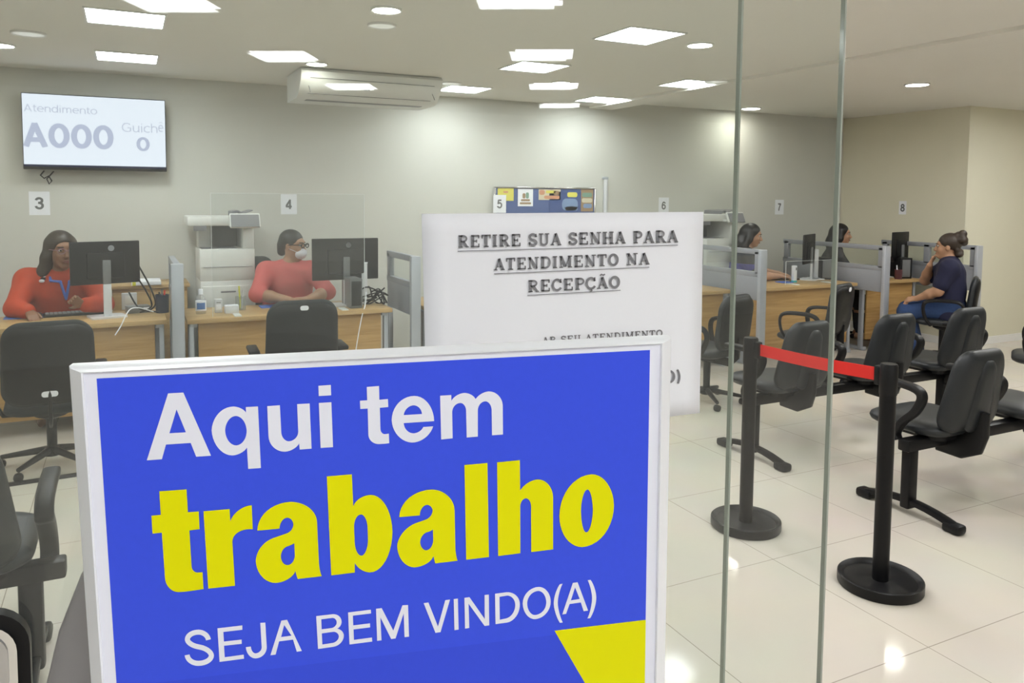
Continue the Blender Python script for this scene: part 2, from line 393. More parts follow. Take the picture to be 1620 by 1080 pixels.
for i, (x, y) in enumerate(((2.66, 4.92), (3.50, 6.25), (1.05, 5.87), (.22, 4.49), (1.80, 3.56), (1.89, 7.20), (4.3, 7.55))):
    panel_light(x, 2*YG-y, HC, 'square light panel in the lobby ceiling behind the camera, seen only mirrored', G2, math.radians(29))
for x, y in ((-1.6, -.6), (.1, -.9), (1.8, -.8), (-1.6, -2.0), (1.8, -2.1)):  # unseen panels added to light the sign from the camera side
    panel_light(x, y, HC, 'square light panel in the lobby ceiling right above the camera', 'light panels of the lobby above the camera', 0)
for x, y in ((8.7, 4.4), (7.4, 3.9), (5.8, 2.8), (7.6, 2.4), (5.6, 1.2)):  # unseen panels added to brighten the right zone and its walls
    panel_light(x, y, HR, 'square light panel beyond the right edge of the photo', 'light panels beyond the right edge of the photo', 0)
def downlight(x, y, z, r, lit, label, group):
    t = thing('downlight', label, 'ceiling light', (x, y, z), 0, group)
    MB().lathe([(r*.84, -.001), (r*.86, -.012), (r*.95, -.014), (r, -.010), (r, 0), (r*.84, 0)]).build('trim_ring', M['white2'], t)
    MB().lathe([(.0005, -.008), (r*.85, -.008), (r*.85, -.002), (.0005, -.002)]).build('diffuser', M['light_w'] if lit else M['dim_lit'], t)
G3, G4 = 'round lit downlights', 'round dim discs in the ceiling'
for x, y, r, lab in ((1.28, 4.16, .085, 'round lit downlight nearest the top edge, left of centre'), (-.75, 6.39, .10, 'round lit downlight cut by the left edge of the photo'),
    (1.33, 6.11, .085, 'round lit downlight just above the air conditioner'), (3.45, 6.06, .09, 'round lit downlight over the far light panels'),
    (3.39, 4.13, .09, 'round lit downlight right of the large diamond panel')): downlight(x, y, HC, r, True, lab, G3)
p = on_z(1188, 171, HR); downlight(p.x, p.y, HR, .12, True, 'round lit downlight on the edge of the glass door', G3)
p = on_z(1451, 133, HR); downlight(p.x, p.y, HR, .11, True, 'round lit downlight right of the glass, near the column', G3)
for px, py in ((1750, 90), (1950, 160)):  # unseen downlights added to lift the front face of the right wall
    p = on_z(px, py, HR); downlight(p.x, p.y, HR, .11, True, 'round lit downlight beyond the right edge of the photo', G3)
for x, y, z in ((7.6, 3.0, HR), (6.4, 2.4, HR), (8.2, 1.6, HR), (6.2, .9, HR), (11.4, 2.2, HR)): downlight(x, y, z, .11, True, 'round lit downlight beyond the right edge of the photo', G3)  # more unseen downlights added as fill for the right zone
for px, py, r, lab in ((604, 39, .085, 'round dim disc beside the nearest lit downlight'), (45, 52, .10, 'round dim disc near the top left corner'),
    (320, 131, .085, 'round dim disc between wall screen and air conditioner'), (712, 131, .10, 'round dim disc right of the air conditioner'), ):
    p = on_z(px, py, HC); downlight(p.x, p.y, HC, r, False, lab, G4)
p = on_z(1133, 128, HC); downlight(p.x, p.y, HC, .10, False, 'round dim disc behind the panel left of the door edge', G4)

# ================================================================== the sign in front
def sign_axes(a, b, c):
    a, b, c = map(math.radians, (a, b, c))
    n = Vector((math.sin(a)*math.cos(b), math.cos(a)*math.cos(b), math.sin(b))); u = Vector((math.cos(a), -math.sin(a), 0)); v = u.cross(n)
    return u*math.cos(c)+v*math.sin(c), -u*math.sin(c)+v*math.cos(c), n
SU, SV, SN = sign_axes(15.2927, 2.3046, 1.1609)
SP = CAM+ray(600, 576)*.42
def suv(u, v, w=0): return SP+SU*u+SV*v-SN*w           # w towards the viewer
def spx(px, py, w=0):
    P0 = SP-SN*w; d = ray(px, py); return CAM+d*((P0-CAM).dot(SN)/d.dot(SN))
def sinv(p): q = p-SP; return q.dot(SU), q.dot(SV)
sign = thing('standing_sign', 'white framed blue standing sign with large white and yellow lettering in the foreground', 'sign', (.13, .50, 0))
def sch(o): o.parent = sign; o.matrix_parent_inverse = Matrix.Translation((-.13, -.50, 0)); return o
U0, U1, V1, V0 = -.1565, .1705, .0046, -.432
I0, I1, J1, J0 = -.1462, .1592, .0034, -.422
def rect(u0, u1, v0, v1, w): return [suv(u0, v0, w), suv(u1, v0, w), suv(u1, v1, w), suv(u0, v1, w)]
fb = MB().rings([rect(I0, I1, J0, J1, -.002), rect(I0, I1, J0, J1, .001), rect(I0-.0006, I1+.0006, J0-.0006, J1+.0006, .0016), rect(U0+.0012, U1-.0012, V0+.001, V1-.001, -.0095), rect(U0, U1, V0, V1, -.0115), rect(U0, U1, V0, V1, -.017), rect(I0, I1, J0, J1, -.017)], cap=False, closed=True)
sch(fb.build('frame', M['white'], None, smooth=.5))
poster = sch(MB().rings([rect(I0, I1, J0, J1, -.0015), rect(I0, I1, J0, J1, 0)]).build('poster', M['ltr'], None, smooth=None)); poster['label'] = 'printed poster sheet'
sch(MB().rings([rect(I0, I1, J0, J1, -.0165), rect(I0, I1, J0, J1, -.004)]).build('backing_board', M['white2'], None, smooth=None))
def pch(o): o.parent = poster; return o
def flat(name, pts, w, m):
    bm = bmesh.new(); bm.faces.new([bm.verts.new(p) for p in pts]); bmesh.ops.recalc_face_normals(bm, faces=bm.faces)
    me = bpy.data.meshes.new(name); bm.to_mesh(me); bm.free(); return link(name, me, m)
B0, B1, BT, BB = -.1402, .1529, .0002, -.412
pch(flat('blue_field', [suv(u, v, .00015) for u, v in ((B0, BB), (B1, BB), (B1, BT), (B0, BT))], 0, M['blue']))
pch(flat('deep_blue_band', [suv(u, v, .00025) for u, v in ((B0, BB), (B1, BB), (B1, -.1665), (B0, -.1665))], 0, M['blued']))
yl = sinv(spx(877, 998)); y2 = sinv(spx(925, 1080)); yk = (y2[0]-yl[0])/(y2[1]-yl[1])
yv = yl[1]+(B1-yl[0])/yk          # the slanted side meets the right edge here
pch(flat('yellow_shape', [suv(u, v, .00035) for u, v in ((yl[0], yl[1]+.0005), (B1, yv), (B1, yl[1]+.0005))], 0, M['yellow']))
def crop(ox, oy, s): return lambda a, b, w=.0005: spx(ox+a/s, oy+b/s, w)
c2, c3, c4 = crop(220, 590, 5.4), crop(510, 590, 5.4), crop(230, 740, 5.1433)
c5, c6, c7, c8 = crop(500, 720, 5.4), crop(720, 710, 5.4), crop(280, 950, 4.5), crop(620, 900, 4.5)
def word(name, label, glyphs, m):
    obs = []
    for fn, cs in glyphs:
        q = fn(0, 0)
        cs2 = []
        for c in cs:
            cs2.append([sinv(fn(*pt)) for pt in path(c)])
        obs.append(cs2)
    allc = [[(a*1000, b*1000) for a, b in c] for cs in obs for c in cs]
    o = outline_mesh(name, allc, lambda a, b: suv(a/1000, b/1000, .0005), m, None)
    o['label'] = label; return pch(o)
word('lettering', 'white bold words Aqui tem', [
 (c2, [[(248,173),(378,166),(615,705),(488,714),(441,596),(230,610),(195,735),(66,745)], [(320,310),(400,505),(259,514)]]),
 (c2, [[(912,290),(1016,284),(1041,810),(932,818),(922,636),(880,702,795,703),(634,700,620,490),(628,288,805,285),(880,285,914,337)], [(735,490),(740,370,825,366),(912,365,919,490),(922,612,830,617),(742,618,735,490)]]),
 (c2, [[(1095,282),(1203,274),(1215,510),(1222,582,1280,582),(1358,578,1360,500),(1350,265),(1457,259),(1474,645),(1372,653),(1368,600),(1330,668,1245,671),(1112,672,1106,540)]]),
 (c2, [[(1532,108),(1638,101),(1641,189),(1535,196)], [(1536,255),(1643,248),(1657,632),(1551,639)]]),
 (c3, [[(379,118),(484,110),(487,227),(560,221),(563,290),(491,296),(496,480),(500,522,535,521),(568,516),(571,598),(530,606,480,606),(400,606,393,530),(387,303),(324,306),(321,236),(383,232)]]),
 (c3, [[(955,410),(695,427),(700,513,778,514),(842,512,862,460),(947,454),(905,592,768,593),(600,590,592,400),(595,198,785,194),(950,195,955,410)], [(695,358),(851,349),(845,275,780,275),(705,278,695,358)]]),
 (c3, [[(1006,193),(1101,187),(1102,237),(1135,172,1215,169),(1285,170,1309,222),(1350,157,1425,156),(1535,158,1541,275),(1543,524),(1449,531),(1446,310),(1440,240,1392,241),(1330,243,1328,320),(1328,542),(1233,550),(1228,315),(1222,254,1178,255),(1110,258,1109,335),(1113,557),(1015,567)]]),
], M['ltr'])
word('lettering', 'yellow heavy word trabalho', [
 (c4, [[(113,190),(335,174),(346,360),(434,354),(441,498),(358,508),(376,800),(380,853,425,851),(465,848),(473,985),(370,1000),(310,1009,265,1009),(165,1008,159,890),(134,526),(58,534),(49,388),(125,381)]]),
 (c4, [[(473,352),(685,334),(691,432),(735,310,865,303),(874,498),(708,485,708,600),(729,958),(512,981)]]),
 (c4, [[(911,510),(912,285,1185,275),(1392,278,1397,440),(1412,770),(1417,850,1436,880),(1240,903),(1228,880,1222,838),(1185,930,1060,935),(905,935,898,755),(900,620,1040,570),(1150,532),(1205,513,1204,460),(1202,405,1155,405),(1095,405,1091,493)], [(1212,612),(1216,710),(1215,790,1155,790),(1105,790,1102,720),(1102,660,1150,640),(1195,625,1212,612)]]),
 (c5, [[(92,180),(306,162),(318,436),(350,338,470,338),(645,340,653,650),(650,998,460,1000),(370,1000,331,918),(331,1001),(130,1025)], [(325,610),(325,505,385,505),(432,505,440,610),(444,720),(442,856,386,857),(335,855,330,740)]]),
 (c5, [[(711,528),(715,300,990,292),(1178,295,1184,470),(1190,790),(1194,870,1210,900),(1019,923),(1008,895,1005,860),(970,950,840,957),(697,955,693,775),(698,640,850,580),(940,548),(997,525,996,470),(990,423,948,423),(888,428,886,513)], [(999,632),(1001,730),(995,810,940,811),(890,808,890,740),(892,675,945,658),(985,648,999,632)]]),
 (c6, [[(80,137),(276,119),(289,922),(95,946)]]),
 (c6, [[(359,114),(553,95),(556,355),(610,262,710,260),(832,262,837,410),(837,857),(651,880),(649,490),(648,422,606,421),(558,425,556,490),(557,890),(368,914)]]),
 (c6, [[(891,570),(897,235,1165,215),(1352,215,1357,480),(1355,820,1085,838),(888,838,891,570)], [(1075,530),(1080,348,1132,346),(1172,345,1177,520),(1172,710,1120,712),(1078,713,1075,530)]]),
], M['yellow'])
def s7(spec, w):
    L, R = stroke(spec, w); return L+R[::-1]
word('lettering', 'thin white words SEJA BEM VINDO(A)', [
 (c7, [s7([(224,278),(216,222,152,223),(75,225,74,275),(76,315,155,328),(243,342,245,390),(242,445,150,445),(78,445,72,385)], 36)]),
 (c7, [[(288,196),(465,175),(465,206),(330,222),(334,290),(460,276),(461,306),(335,320),(340,402),(475,383),(477,412),(303,435)]]),
 (c7, [s7([(611,156),(621,330),(622,388,560,392),(512,393,508,328)], 36)]),
 (c7, [[(743,141),(784,135),(889,357),(853,363),(826,276),(727,289),(702,383),(665,388)], [(763,172),(815,248),(741,258)]]),
 (c7, [[(991,109),(1110,95),(1172,92,1172,150),(1172,185,1140,198),(1188,205,1188,248),(1187,318,1110,328),(1004,343)], [(1027,132),(1105,122),(1137,120,1137,155),(1136,188,1100,194),(1030,203)], [(1031,232),(1110,221),(1152,217,1152,255),(1150,295,1105,300),(1035,311)]]),
 (c7, [[(1218,83),(1380,63),(1382,90),(1252,106),(1255,175),(1374,160),(1375,189),(1257,204),(1260,278),(1388,261),(1390,290),(1228,311)]]),
 (c7, [[(1417,57),(1457,52),(1540,212),(1605,32),(1645,30),(1652,255),(1620,259),(1614,90),(1556,268),(1525,272),(1448,118),(1456,281),(1425,285)]]),
 (c8, [[(226,242),(260,237),(328,408),(380,221),(414,216),(346,448),(310,453)]]),
 (c8, [[(440,213),(470,209),(475,430),(445,434)]]),
 (c8, [[(516,204),(552,199),(661,355),(660,184),(690,180),(693,400),(660,404),(546,246),(551,418),(521,423)]]),
 (c8, [[(734,175),(815,164),(911,157,911,250),(912,363,820,380),(738,391)], [(766,197),(820,188),(878,187,878,255),(878,333,815,350),(768,360)]]),
 (c8, [[(931,245),(932,135,1042,126),(1128,122,1131,230),(1130,345,1020,356),(935,358,931,245)], [(963,245),(963,162,1040,155),(1097,152,1099,235),(1100,320,1020,326),(965,328,963,245)]]),
 (c8, [[(1196,107),(1152,165,1152,245),(1155,320,1196,382),(1216,379),(1182,310,1181,240),(1182,165,1216,103)]]),
 (c8, [[(1288,98),(1322,93),(1397,295),(1365,299),(1345,237),(1265,248),(1240,318),(1213,322)], [(1304,130),(1337,212),(1274,222)]]),
 (c8, [[(1394,79),(1414,76),(1455,130,1455,205),(1455,280,1412,348),(1392,351),(1425,280,1425,205),(1424,140,1394,79)]]),
], M['ltr'])
# grey moulded head, pole and foot that carry the frame
sh = []
for k in range(40):
    a = 2*PI*k/40; sh.append((.125+.187*sgnp(math.cos(a), .85), 1.27+.29*sgnp(math.sin(a), .8)))
sch(MB().pillow(sh, lambda a, b, t: (a, .515+t-(a-.125)*.22, b), .05, e=3, n=9).build('stand_head', M['sgrey'], None, smooth=1.0))
sch(MB().tube([(.125, .515, 1.1), (.125, .515, .03)], .024, 20).build('pole', M['sgrey'], None, smooth=1.0))
sch(MB().lathe([(.16, 0), (.16, .012), (.15, .02), (.03, .03), (.0005, .03)][::1], (.125, .43, 0), 40).build('base', M['sgrey'], None, smooth=.5))

# ================================================================== notice taped to the glass
SLAB = {}
def sr(*xs, t=1, b=1, w=.36):
    o = []
    for x in xs:
        if t: o.append(([(x-w/2, .965), (x+w/2, .965)], .07))
        if b: o.append(([(x-w/2, .035), (x+w/2, .035)], .07))
    return o
SLAB['R'] = (.90, [([(.22, .02), (.22, .98)], .16), ([(.22, .95), (.42, .95), (.70, .95, .70, .73), (.70, .50, .42, .50), (.22, .50)], .10), ([(.44, .50), (.74, .03)], .14)]+sr(.22)+[([(.66, .035), (.90, .035)], .07)])
SLAB['P'] = (.78, [([(.22, .02), (.22, .98)], .16), ([(.22, .95), (.42, .95), (.70, .95, .70, .71), (.70, .46, .42, .46), (.22, .46)], .10)]+sr(.22))
SLAB['E'] = (.82, [([(.22, .02), (.22, .98)], .16), ([(.06, .955), (.72, .955)], .09), ([(.70, .99), (.70, .72)], .08), ([(.22, .5), (.54, .5)], .08), ([(.53, .62), (.53, .38)], .07), ([(.06, .045), (.74, .045)], .09), ([(.72, .0), (.72, .29)], .08)])
SLAB['T'] = (.80, [([(.40, .02), (.40, .98)], .16), ([(.04, .955), (.76, .955)], .09), ([(.07, .99), (.07, .70)], .08), ([(.73, .99), (.73, .70)], .08)]+sr(.40, t=0, w=.42))
SLAB['I'] = (.46, [([(.22, .02), (.22, .98)], .16)]+sr(.22))
SLAB['S'] = (.72, [([(.60, .72), (.58, .95, .34, .95), (.09, .95, .09, .74), (.09, .55, .34, .50), (.63, .45, .63, .27), (.63, .05, .34, .05), (.10, .05, .08, .30)], .13), ([(.61, .99), (.61, .70)], .06), ([(.075, .01), (.075, .32)], .06)])
SLAB['U'] = (.90, [([(.20, .97), (.20, .30), (.20, .05, .44, .05), (.70, .05, .70, .30), (.70, .97)], .12)]+sr(.20, .70, b=0))
SLAB['A'] = (.86, [([(.13, .03), (.43, .97)], .08), ([(.40, .99), (.73, .03)], .16), ([(.22, .32), (.62, .32)], .07)]+sr(.13, .73, t=0, w=.30))
SLAB['N'] = (.94, [([(.19, .03), (.19, .97)], .08), ([(.16, .98), (.74, .02)], .15), ([(.75, .0), (.75, .97)], .08)]+sr(.13, t=1, b=0, w=.2)+sr(.19, t=0)+sr(.75, b=0))
SLAB['H'] = (.94, [([(.20, .02), (.20, .98)], .16), ([(.74, .02), (.74, .98)], .16), ([(.2, .5), (.74, .5)], .08)]+sr(.20, .74))
SLAB['M'] = (1.10, [([(.17, .03), (.17, .97)], .08), ([(.16, .98), (.53, .08)], .15), ([(.53, .08), (.88, .97)], .07), ([(.89, .02), (.89, .98)], .16)]+sr(.13, b=0, w=.22)+sr(.17, t=0, w=.3)+sr(.90))
SLAB['D'] = (.90, [([(.22, .02), (.22, .98)], .16), ([(.06, .955), (.42, .955), (.79, .95, .79, .5), (.79, .05, .42, .045), (.06, .045)], .11)])
SLAB['O'] = (.90, [(ell(.44, .5, .34, .44), .14)])
SLAB['C'] = (.82, [([(.72, .68), (.66, .95, .43, .95), (.09, .95, .09, .5), (.09, .05, .43, .05), (.64, .05, .74, .26)], .13), ([(.72, 1), (.72, .66)], .07)])
SLAB['Ç'] = (.82, SLAB['C'][1]+[([(.44, .02), (.50, -.12), (.36, -.2)], .07)])
SLAB['Ã'] = (.86, SLAB['A'][1]+[([(.22, 1.12), (.34, 1.22), (.50, 1.14), (.62, 1.23)], .08)])
SLAB[','] = (.36, [([(.16, .12), (.18, -.02), (.10, -.16)], .12)]); SLAB[' '] = (.42, [])
YP = YG-.0062
def slab_line(s, xl, yl, xr, yr, cap):
    tot = sum(SLAB[c][0]+.10 for c in s)-.10; k = (xr-xl)/tot; x = 0; out = []
    for ch in s:
        adv, sts = SLAB[ch]
        for sp, w in sts:
            w *= 1.5
            def mp(q):
                r = []
                for i in range(0, len(q), 2):
                    X = xl+(x+q[i])*k; r += [X, yl+(yr-yl)*(X-xl)/(xr-xl)-q[i+1]*cap]
                return tuple(r)
            out.append(([mp(q) for q in sp], w*cap))
        x += adv+.10
    return out
pc = [on_y(667, 338, YP), on_y(1113, 335, YP), on_y(1106.5, 653, YP), on_y(676, 706, YP)]
nt_ = thing('notice', 'white printed notice taped to the glass right behind the blue sign', 'notice', tuple((pc[0]+pc[2])/2))
NI = Matrix.Translation(-Vector(nt_.location))
bm = bmesh.new(); NX, NZ = 14, 12; g = []
for j in range(NZ+1):
    row = []
    for i in range(NX+1):
        a, b = i/NX, j/NZ; p = (pc[0]*(1-a)+pc[1]*a)*(1-b)+(pc[3]*(1-a)+pc[2]*a)*b
        p = p+Vector((0, -.0012*math.sin(5*b+2*a)**2*b, 0)); row.append(bm.verts.new(p))
    g.append(row)
for j in range(NZ):
    for i in range(NX): bm.faces.new((g[j][i], g[j+1][i], g[j+1][i+1], g[j][i+1]))
ex = bmesh.ops.extrude_face_region(bm, geom=bm.faces[:])
for v in [e for e in ex['geom'] if isinstance(e, bmesh.types.BMVert)]: v.co.y += .0003
bmesh.ops.recalc_face_normals(bm, faces=bm.faces); me = bpy.data.meshes.new('sheet'); bm.to_mesh(me); bm.free(); me.shade_smooth()
o = link('sheet', me, M['paper'], nt_); o.matrix_parent_inverse = NI
def pt(px, py): return on_y(px, py, YP-.0017)
lines = [('RETIRE SUA SENHA PARA', 724.5, 391.5, 1072.5, 383, 19), ('ATENDIMENTO NA', 781.8, 427.5, 1027.3, 418, 18.5), ('RECEPÇÃO', 835, 462, 981.5, 455, 18.5)]
def ptx(st): strokes_mesh('printed_text', st, pt, M['ink'], nt_).matrix_parent_inverse = NI
for (s, xl, yl, xr, yr, cap), (x0, y0, x1, y1) in zip(lines, ((724, 397.3, 1072.5, 387.5), (781.5, 433, 1027.3, 422.5), (834.5, 467, 981.7, 459))):
    ptx(slab_line(s, xl, yl, xr, yr, cap)+[([(x0, y0), (x1, y1)], 1.2)])
st = slab_line('AR SEU ATENDIMENTO,', 858, 544, 1054, 531.5, 10.5)
ptx(st); st = [(ell(1058, 595.5, 8.5, 9), 3.6), ([(1071.5, 584.5), (1079, 594, 1072.5, 606.5)], 3.2)]
ptx(st)

# lock plate with a knob on the glass, cut by the lower left corner
lk = thing('lock_plate', 'chrome rimmed grey plate with black rubber edge and steel knob at the lower left corner', 'lock', (-.118, YG-.0065, 1.345))
def lp(w, h, r, th, y0): return MB().prism(rrect(w, h, r, 7), lambda a, b, t: (a, -y0-t, b), 0, th)
lp(.104, .15, .026, .010, 0).build('rubber_edge', M['black'], lk); lp(.090, .137, .021, .004, .010).build('rim', M['chrome'], lk); lp(.080, .127, .017, .0015, .014).build('face_plate', M['steel'], lk)
MB().lathe([(.0005, .03), (.0115, .03), (.013, .027), (.013, .003), (.016, 0), (.0005, 0)], (.014, -.0155, -.003), 28, Matrix.Rotation(PI/2, 4, 'X')).build('knob', M['chrome'], lk)
# ================================================================== on the back wall
def plane_text(name, s, pxl, pyb, pxr, pyt, y, w, m, parent, inv, track=0):
    """text on the plane Y=y; left baseline and cap top given where they stand in the photograph"""
    a = on_y(pxl, pyb, y); r = on_y(pxr, pyb, y); t = on_y(pxl, pyt, y); h = t.z-a.z
    st, x1 = sans_text(s, 0, 0, 1.0, w, track); k = (r.x-a.x)/x1
    o = strokes_mesh(name, st, lambda p, q: Vector((a.x+p*k, y, a.z+q*h)), m, parent); o.matrix_parent_inverse = inv; return o
TY = 7.36; tx0, tx1, tz0, tz1 = on_y(32.5, 146, TY).x, on_y(261.5, 157, TY).x, on_y(262.6, 271.7, TY).z, on_y(30.2, 145.4, TY).z
tv = thing('wall_television', 'wide wall mounted screen showing A000 on a white page', 'television', ((tx0+tx1)/2, TY, (tz0+tz1)/2)); TI = Matrix.Translation(-Vector(tv.location))
def tch(o): o.parent = tv; o.matrix_parent_inverse = TI; return o
tch(MB().box(((tx0+tx1)/2, TY+.028, (tz0+tz1)/2), (tx1-tx0, .05, tz1-tz0), .006).build('casing', M['blackg'], None))
tch(MB().box(((tx0+tx1)/2, TY+.085, (tz0+tz1)/2), (.4, .08, .3), .01).build('wall_bracket', M['greyd'], None))
zb = tz0+.040
tch(MB().box(((tx0+tx1)/2, TY+.0022, (zb+tz1-.007)/2), (tx1-tx0-.012, .002, tz1-.007-zb), 0).build('display', M['screen'], None, smooth=None))
tch(MB().box(((tx0+tx1)/2, TY+.0022, tz0+.031), (tx1-tx0-.012, .002, .016), 0).build('taskbar', M['scr_k'], None, smooth=None))
tk = [o for o in tv.children if o.name.startswith('taskbar')][0]
for i, (px, c) in enumerate(((37, 'w'), (46, 'w'), (55, 'w'), (65, 'b'), (74.5, 'y'), (84, 'r'), (194, 'o'), (200, 'w'), (206, 'w'), (212, 'w'), (224, 'w'), (230, 'w'), (236, 'w'), (246, 'w'), (258, 'w'))):
    cc = dict(w=(.8, .8, .85), b=(.1, .45, .9), y=(.9, .75, .3), r=(.9, .15, .25), o=(.95, .4, .1))[c]
    if c not in M: M['ic'+c] = M.get('ic'+c) or emis('icon_'+c, cc, .8*KX)
    o = MB().box((on_y(px, 268, TY).x, TY+.0008, tz0+.031), (.018 if c != 'w' else .012, .0008, .010), .002).build('icon', M['ic'+c], tk, smooth=None); o.matrix_parent_inverse = TI
z54 = lambda x, y: (x/5.4, 130+y/5.4)
for s, l, b, r, t, w, m in (('Atendimento', 203, 246, 832, 184, .11, 'scr_l'), ('A000', 205, 548, 985, 345, .20, 'scr_d'), ('Guich', 1040, 422, 1352, 346, .10, 'scr_l'), ('0', 1168, 585, 1290, 470, .19, 'scr_d')):
    (a, bb), (c, d) = z54(l, b), z54(r, t); plane_text('screen_text', s, a, bb, c, d, TY+.0009, w, M[m], tv, TI)
a, bb = z54(1352, 422); c, d = z54(1398, 346); plane_text('screen_text', 'e', a, bb, c, d, TY+.0009, .12, M['scr_l'], tv, TI)
strokes_mesh('screen_text', [([z54(1360, 352), z54(1374, 340)], .8), ([z54(1374, 340), z54(1388, 352)], .8)], lambda p, q: on_y(p, q, TY+.0009), M['scr_l'], tv).matrix_parent_inverse = TI
def p3(px, py, y): return on_y(px, py, y)
tch(MB().tube([p3(70, 270, TY+.05), p3(64, 277, TY+.04), p3(70, 282, TY+.03), p3(77, 278, TY+.03), p3(82, 286, TY+.03), p3(78, 291, TY+.03), p3(74, 283, TY+.04), p3(85, 271, TY+.05)], .006, 8).build('cable', M['black'], None))

def number_sheet(n, px, py, w, h, y, label, dig):
    c = on_y(px, py, y); t = thing('number_sheet', label, 'sign', tuple(c), 0, 'counter number sheets')
    bm = MB(); bm.box((0, 0, 0), (w, .0012, h), 0); bm.build('sheet', M['paper'], t, smooth=None)
    st, x1 = sans_text(n, 0, 0, 1, .19); dh = h*dig
    strokes_mesh('numeral', st, lambda a, b: Vector(((a-x1/2)*dh*1.02, -.0012, (b-.5)*dh)), M['inkg'], t); return t
YS = YW-.001
number_sheet('3', 62.5, 321.5, .148, .193, YS, 'white sheet with number 3 below the wall screen', .50)
number_sheet('4', 457, 323, .147, .186, YS, 'white sheet with number 4 on the wall above the coral top', .48)
number_sheet('5', 790.5, 322.5, .148, .188, YS-.04, 'white sheet with number 5 at the pinboard corner', .48)
number_sheet('6', 1050, 325, .148, .188, YS, 'white sheet with number 6 above the taped notice', .48)
number_sheet('7', 1233, 327.5, .148, .188, YS, 'white sheet with number 7 seen between the glass edges', .50)
d = ray(1428, 328.5); k = 8.5985/d.x; c8w = CAM+d*k
s8 = number_sheet('8', 1428, 328.5, .102, .165, YS, 'white sheet with number 8 on the column side, outside the glass', .55); s8.location = c8w; s8.rotation_euler = (0, 0, -PI/2)

# split air conditioner hung under the ceiling in front of the wall
ac = thing('air_conditioner', 'wide white under ceiling air conditioner left of the centre', 'air conditioner', (1.84, 6.62, HC))
prof = [(-.30, -.005), (-.325, -.03), (-.31, -.09), (-.20, -.20), (-.12, -.225), (.28, -.225), (.28, -.005)]
MB().prism(prof, lambda a, b, t: (t, a, b), -.59, .59).build('casing', M['copier'], ac)
fp = [(-.322, -.045), (-.312, -.093), (-.206, -.197)]
q = MB()
for x in (-.52, .52): q.box((x, -.262, -.142), (.004, .155, .004), 0, Matrix.Rotation(.77, 4, 'X'))
q.box((0, -.3165, -.082), (1.04, .004, .004), 0); q.box((0, -.212, -.195), (1.04, .004, .004), 0); q.build('panel_seam', M['greyd'], ac, smooth=None)
MB().box((-.05, -.268, -.143), (.05, .002, .012), 0, Matrix.Rotation(.77, 4, 'X')).build('badge', M['greyd'], ac, smooth=None)
MB().box((0, -.02, -.2265), (1.0, .08, .004), 0).build('outlet_louvre', M['copierd'], ac, smooth=None)

# pinboard with cards, and a slim tube lamp beside it
bx0, bx1, bz1 = on_y(783, 297, YW-.02).x, on_y(941, 298, YW-.02).x, on_y(860, 297, YW-.02).z; bz0 = bz1-.82
bd = thing('pinboard', 'blue pinboard in a thin silver frame behind the taped notice', 'notice board', ((bx0+bx1)/2, YW, bz0)); BI = Matrix.Translation(-Vector(bd.location))
def bch(o, p=bd): o.parent = p; o.matrix_parent_inverse = BI; return o
bm_ = mat('blue_board', (.075, .12, .30), .8, noise=.25, nscale=3)
bch(MB().box(((bx0+bx1)/2, YW-.010, (bz0+bz1)/2), (bx1-bx0, .016, bz1-bz0), 0).build('backing', bm_, None, smooth=None))
f = MB(); t_ = .018
f.box(((bx0+bx1)/2, YW-.014, bz1), (bx1-bx0+.02, .028, t_), .003).box(((bx0+bx1)/2, YW-.014, bz0), (bx1-bx0+.02, .028, t_), .003)
f.box((bx0, YW-.014, (bz0+bz1)/2), (t_, .028, bz1-bz0), .003).box((bx1, YW-.014, (bz0+bz1)/2), (t_, .028, bz1-bz0), .003); bch(f.build('frame', M['chrome'], None))
def card(label, x0, y0, x1, y1, m, extras, name='pinned_card'):
    a, b = on_y(x0, y0, YW-.020), on_y(x1, y1, YW-.020); t = thing(name, label, 'card', ((a.x+b.x)/2, YW-.020, (a.z+b.z)/2), 0, 'cards on the pinboard')
    w, h = abs(b.x-a.x), abs(a.z-b.z); MB().box((0, 0, 0), (w, .002, h), 0).build('sheet', m, t, smooth=None)
    for ex, ey, ew, eh, em in extras: MB().prism(rrect(ew*w, eh*h, min(ew*w, eh*h)*.4, 4, cx=ex*w, cy=ey*h), lambda p, q, tt: (p, -.0012-tt, q), 0, .0006).build('printed_patch', em, t, smooth=None)
yel = mat('yellow_card', (.72, .66, .12), .7); brn = mat('brown_print', (.35, .24, .14), .7); ora = mat('orange_print', (.62, .30, .18), .7); grn = mat('green_print', (.20, .34, .26), .7); lbl = mat('pale_blue_print', (.22, .32, .52), .7); pal = mat('cream_card', (.66, .60, .45), .7)
z3 = lambda x, y: (720+x/5.786, 270+y/5.786)
def card2(label, x0, y0, x1, y1, m, ex): card(label, *z3(x0, y0), *z3(x1, y1), m, ex)
card2('yellow card at the left end of the pinboard', 390, 160, 535, 275, yel, [(.0, .2, .3, .15, ora)])
card2('white birthday card with a small drawing on the pinboard', 575, 165, 712, 325, M['paper'], [(-.1, .1, .2, .3, brn), (.12, .12, .2, .35, grn), (0, -.15, .6, .12, brn), (0, -.33, .75, .12, brn)])
card2('orange and cream paper along the pinboard top', 765, 168, 965, 268, pal, [(-.35, .2, .25, .45, ora), (.05, .25, .45, .25, yel), (.3, .15, .25, .4, brn), (.1, -.25, .7, .3, ora)])
card2('blue card with pale arch on the pinboard right half', 862, 190, 1150, 372, mat('deep_blue_card', (.05, .09, .26), .7), [(.15, -.15, .5, .6, lbl), (.22, .35, .32, .25, yel), (.2, -.35, .4, .2, lbl)])
card2('brown and green paper at the right end of the pinboard', 1152, 170, 1262, 372, brn, [(0, .25, .8, .2, grn), (0, 0, .85, .2, pal), (.05, -.25, .7, .2, lbl)])
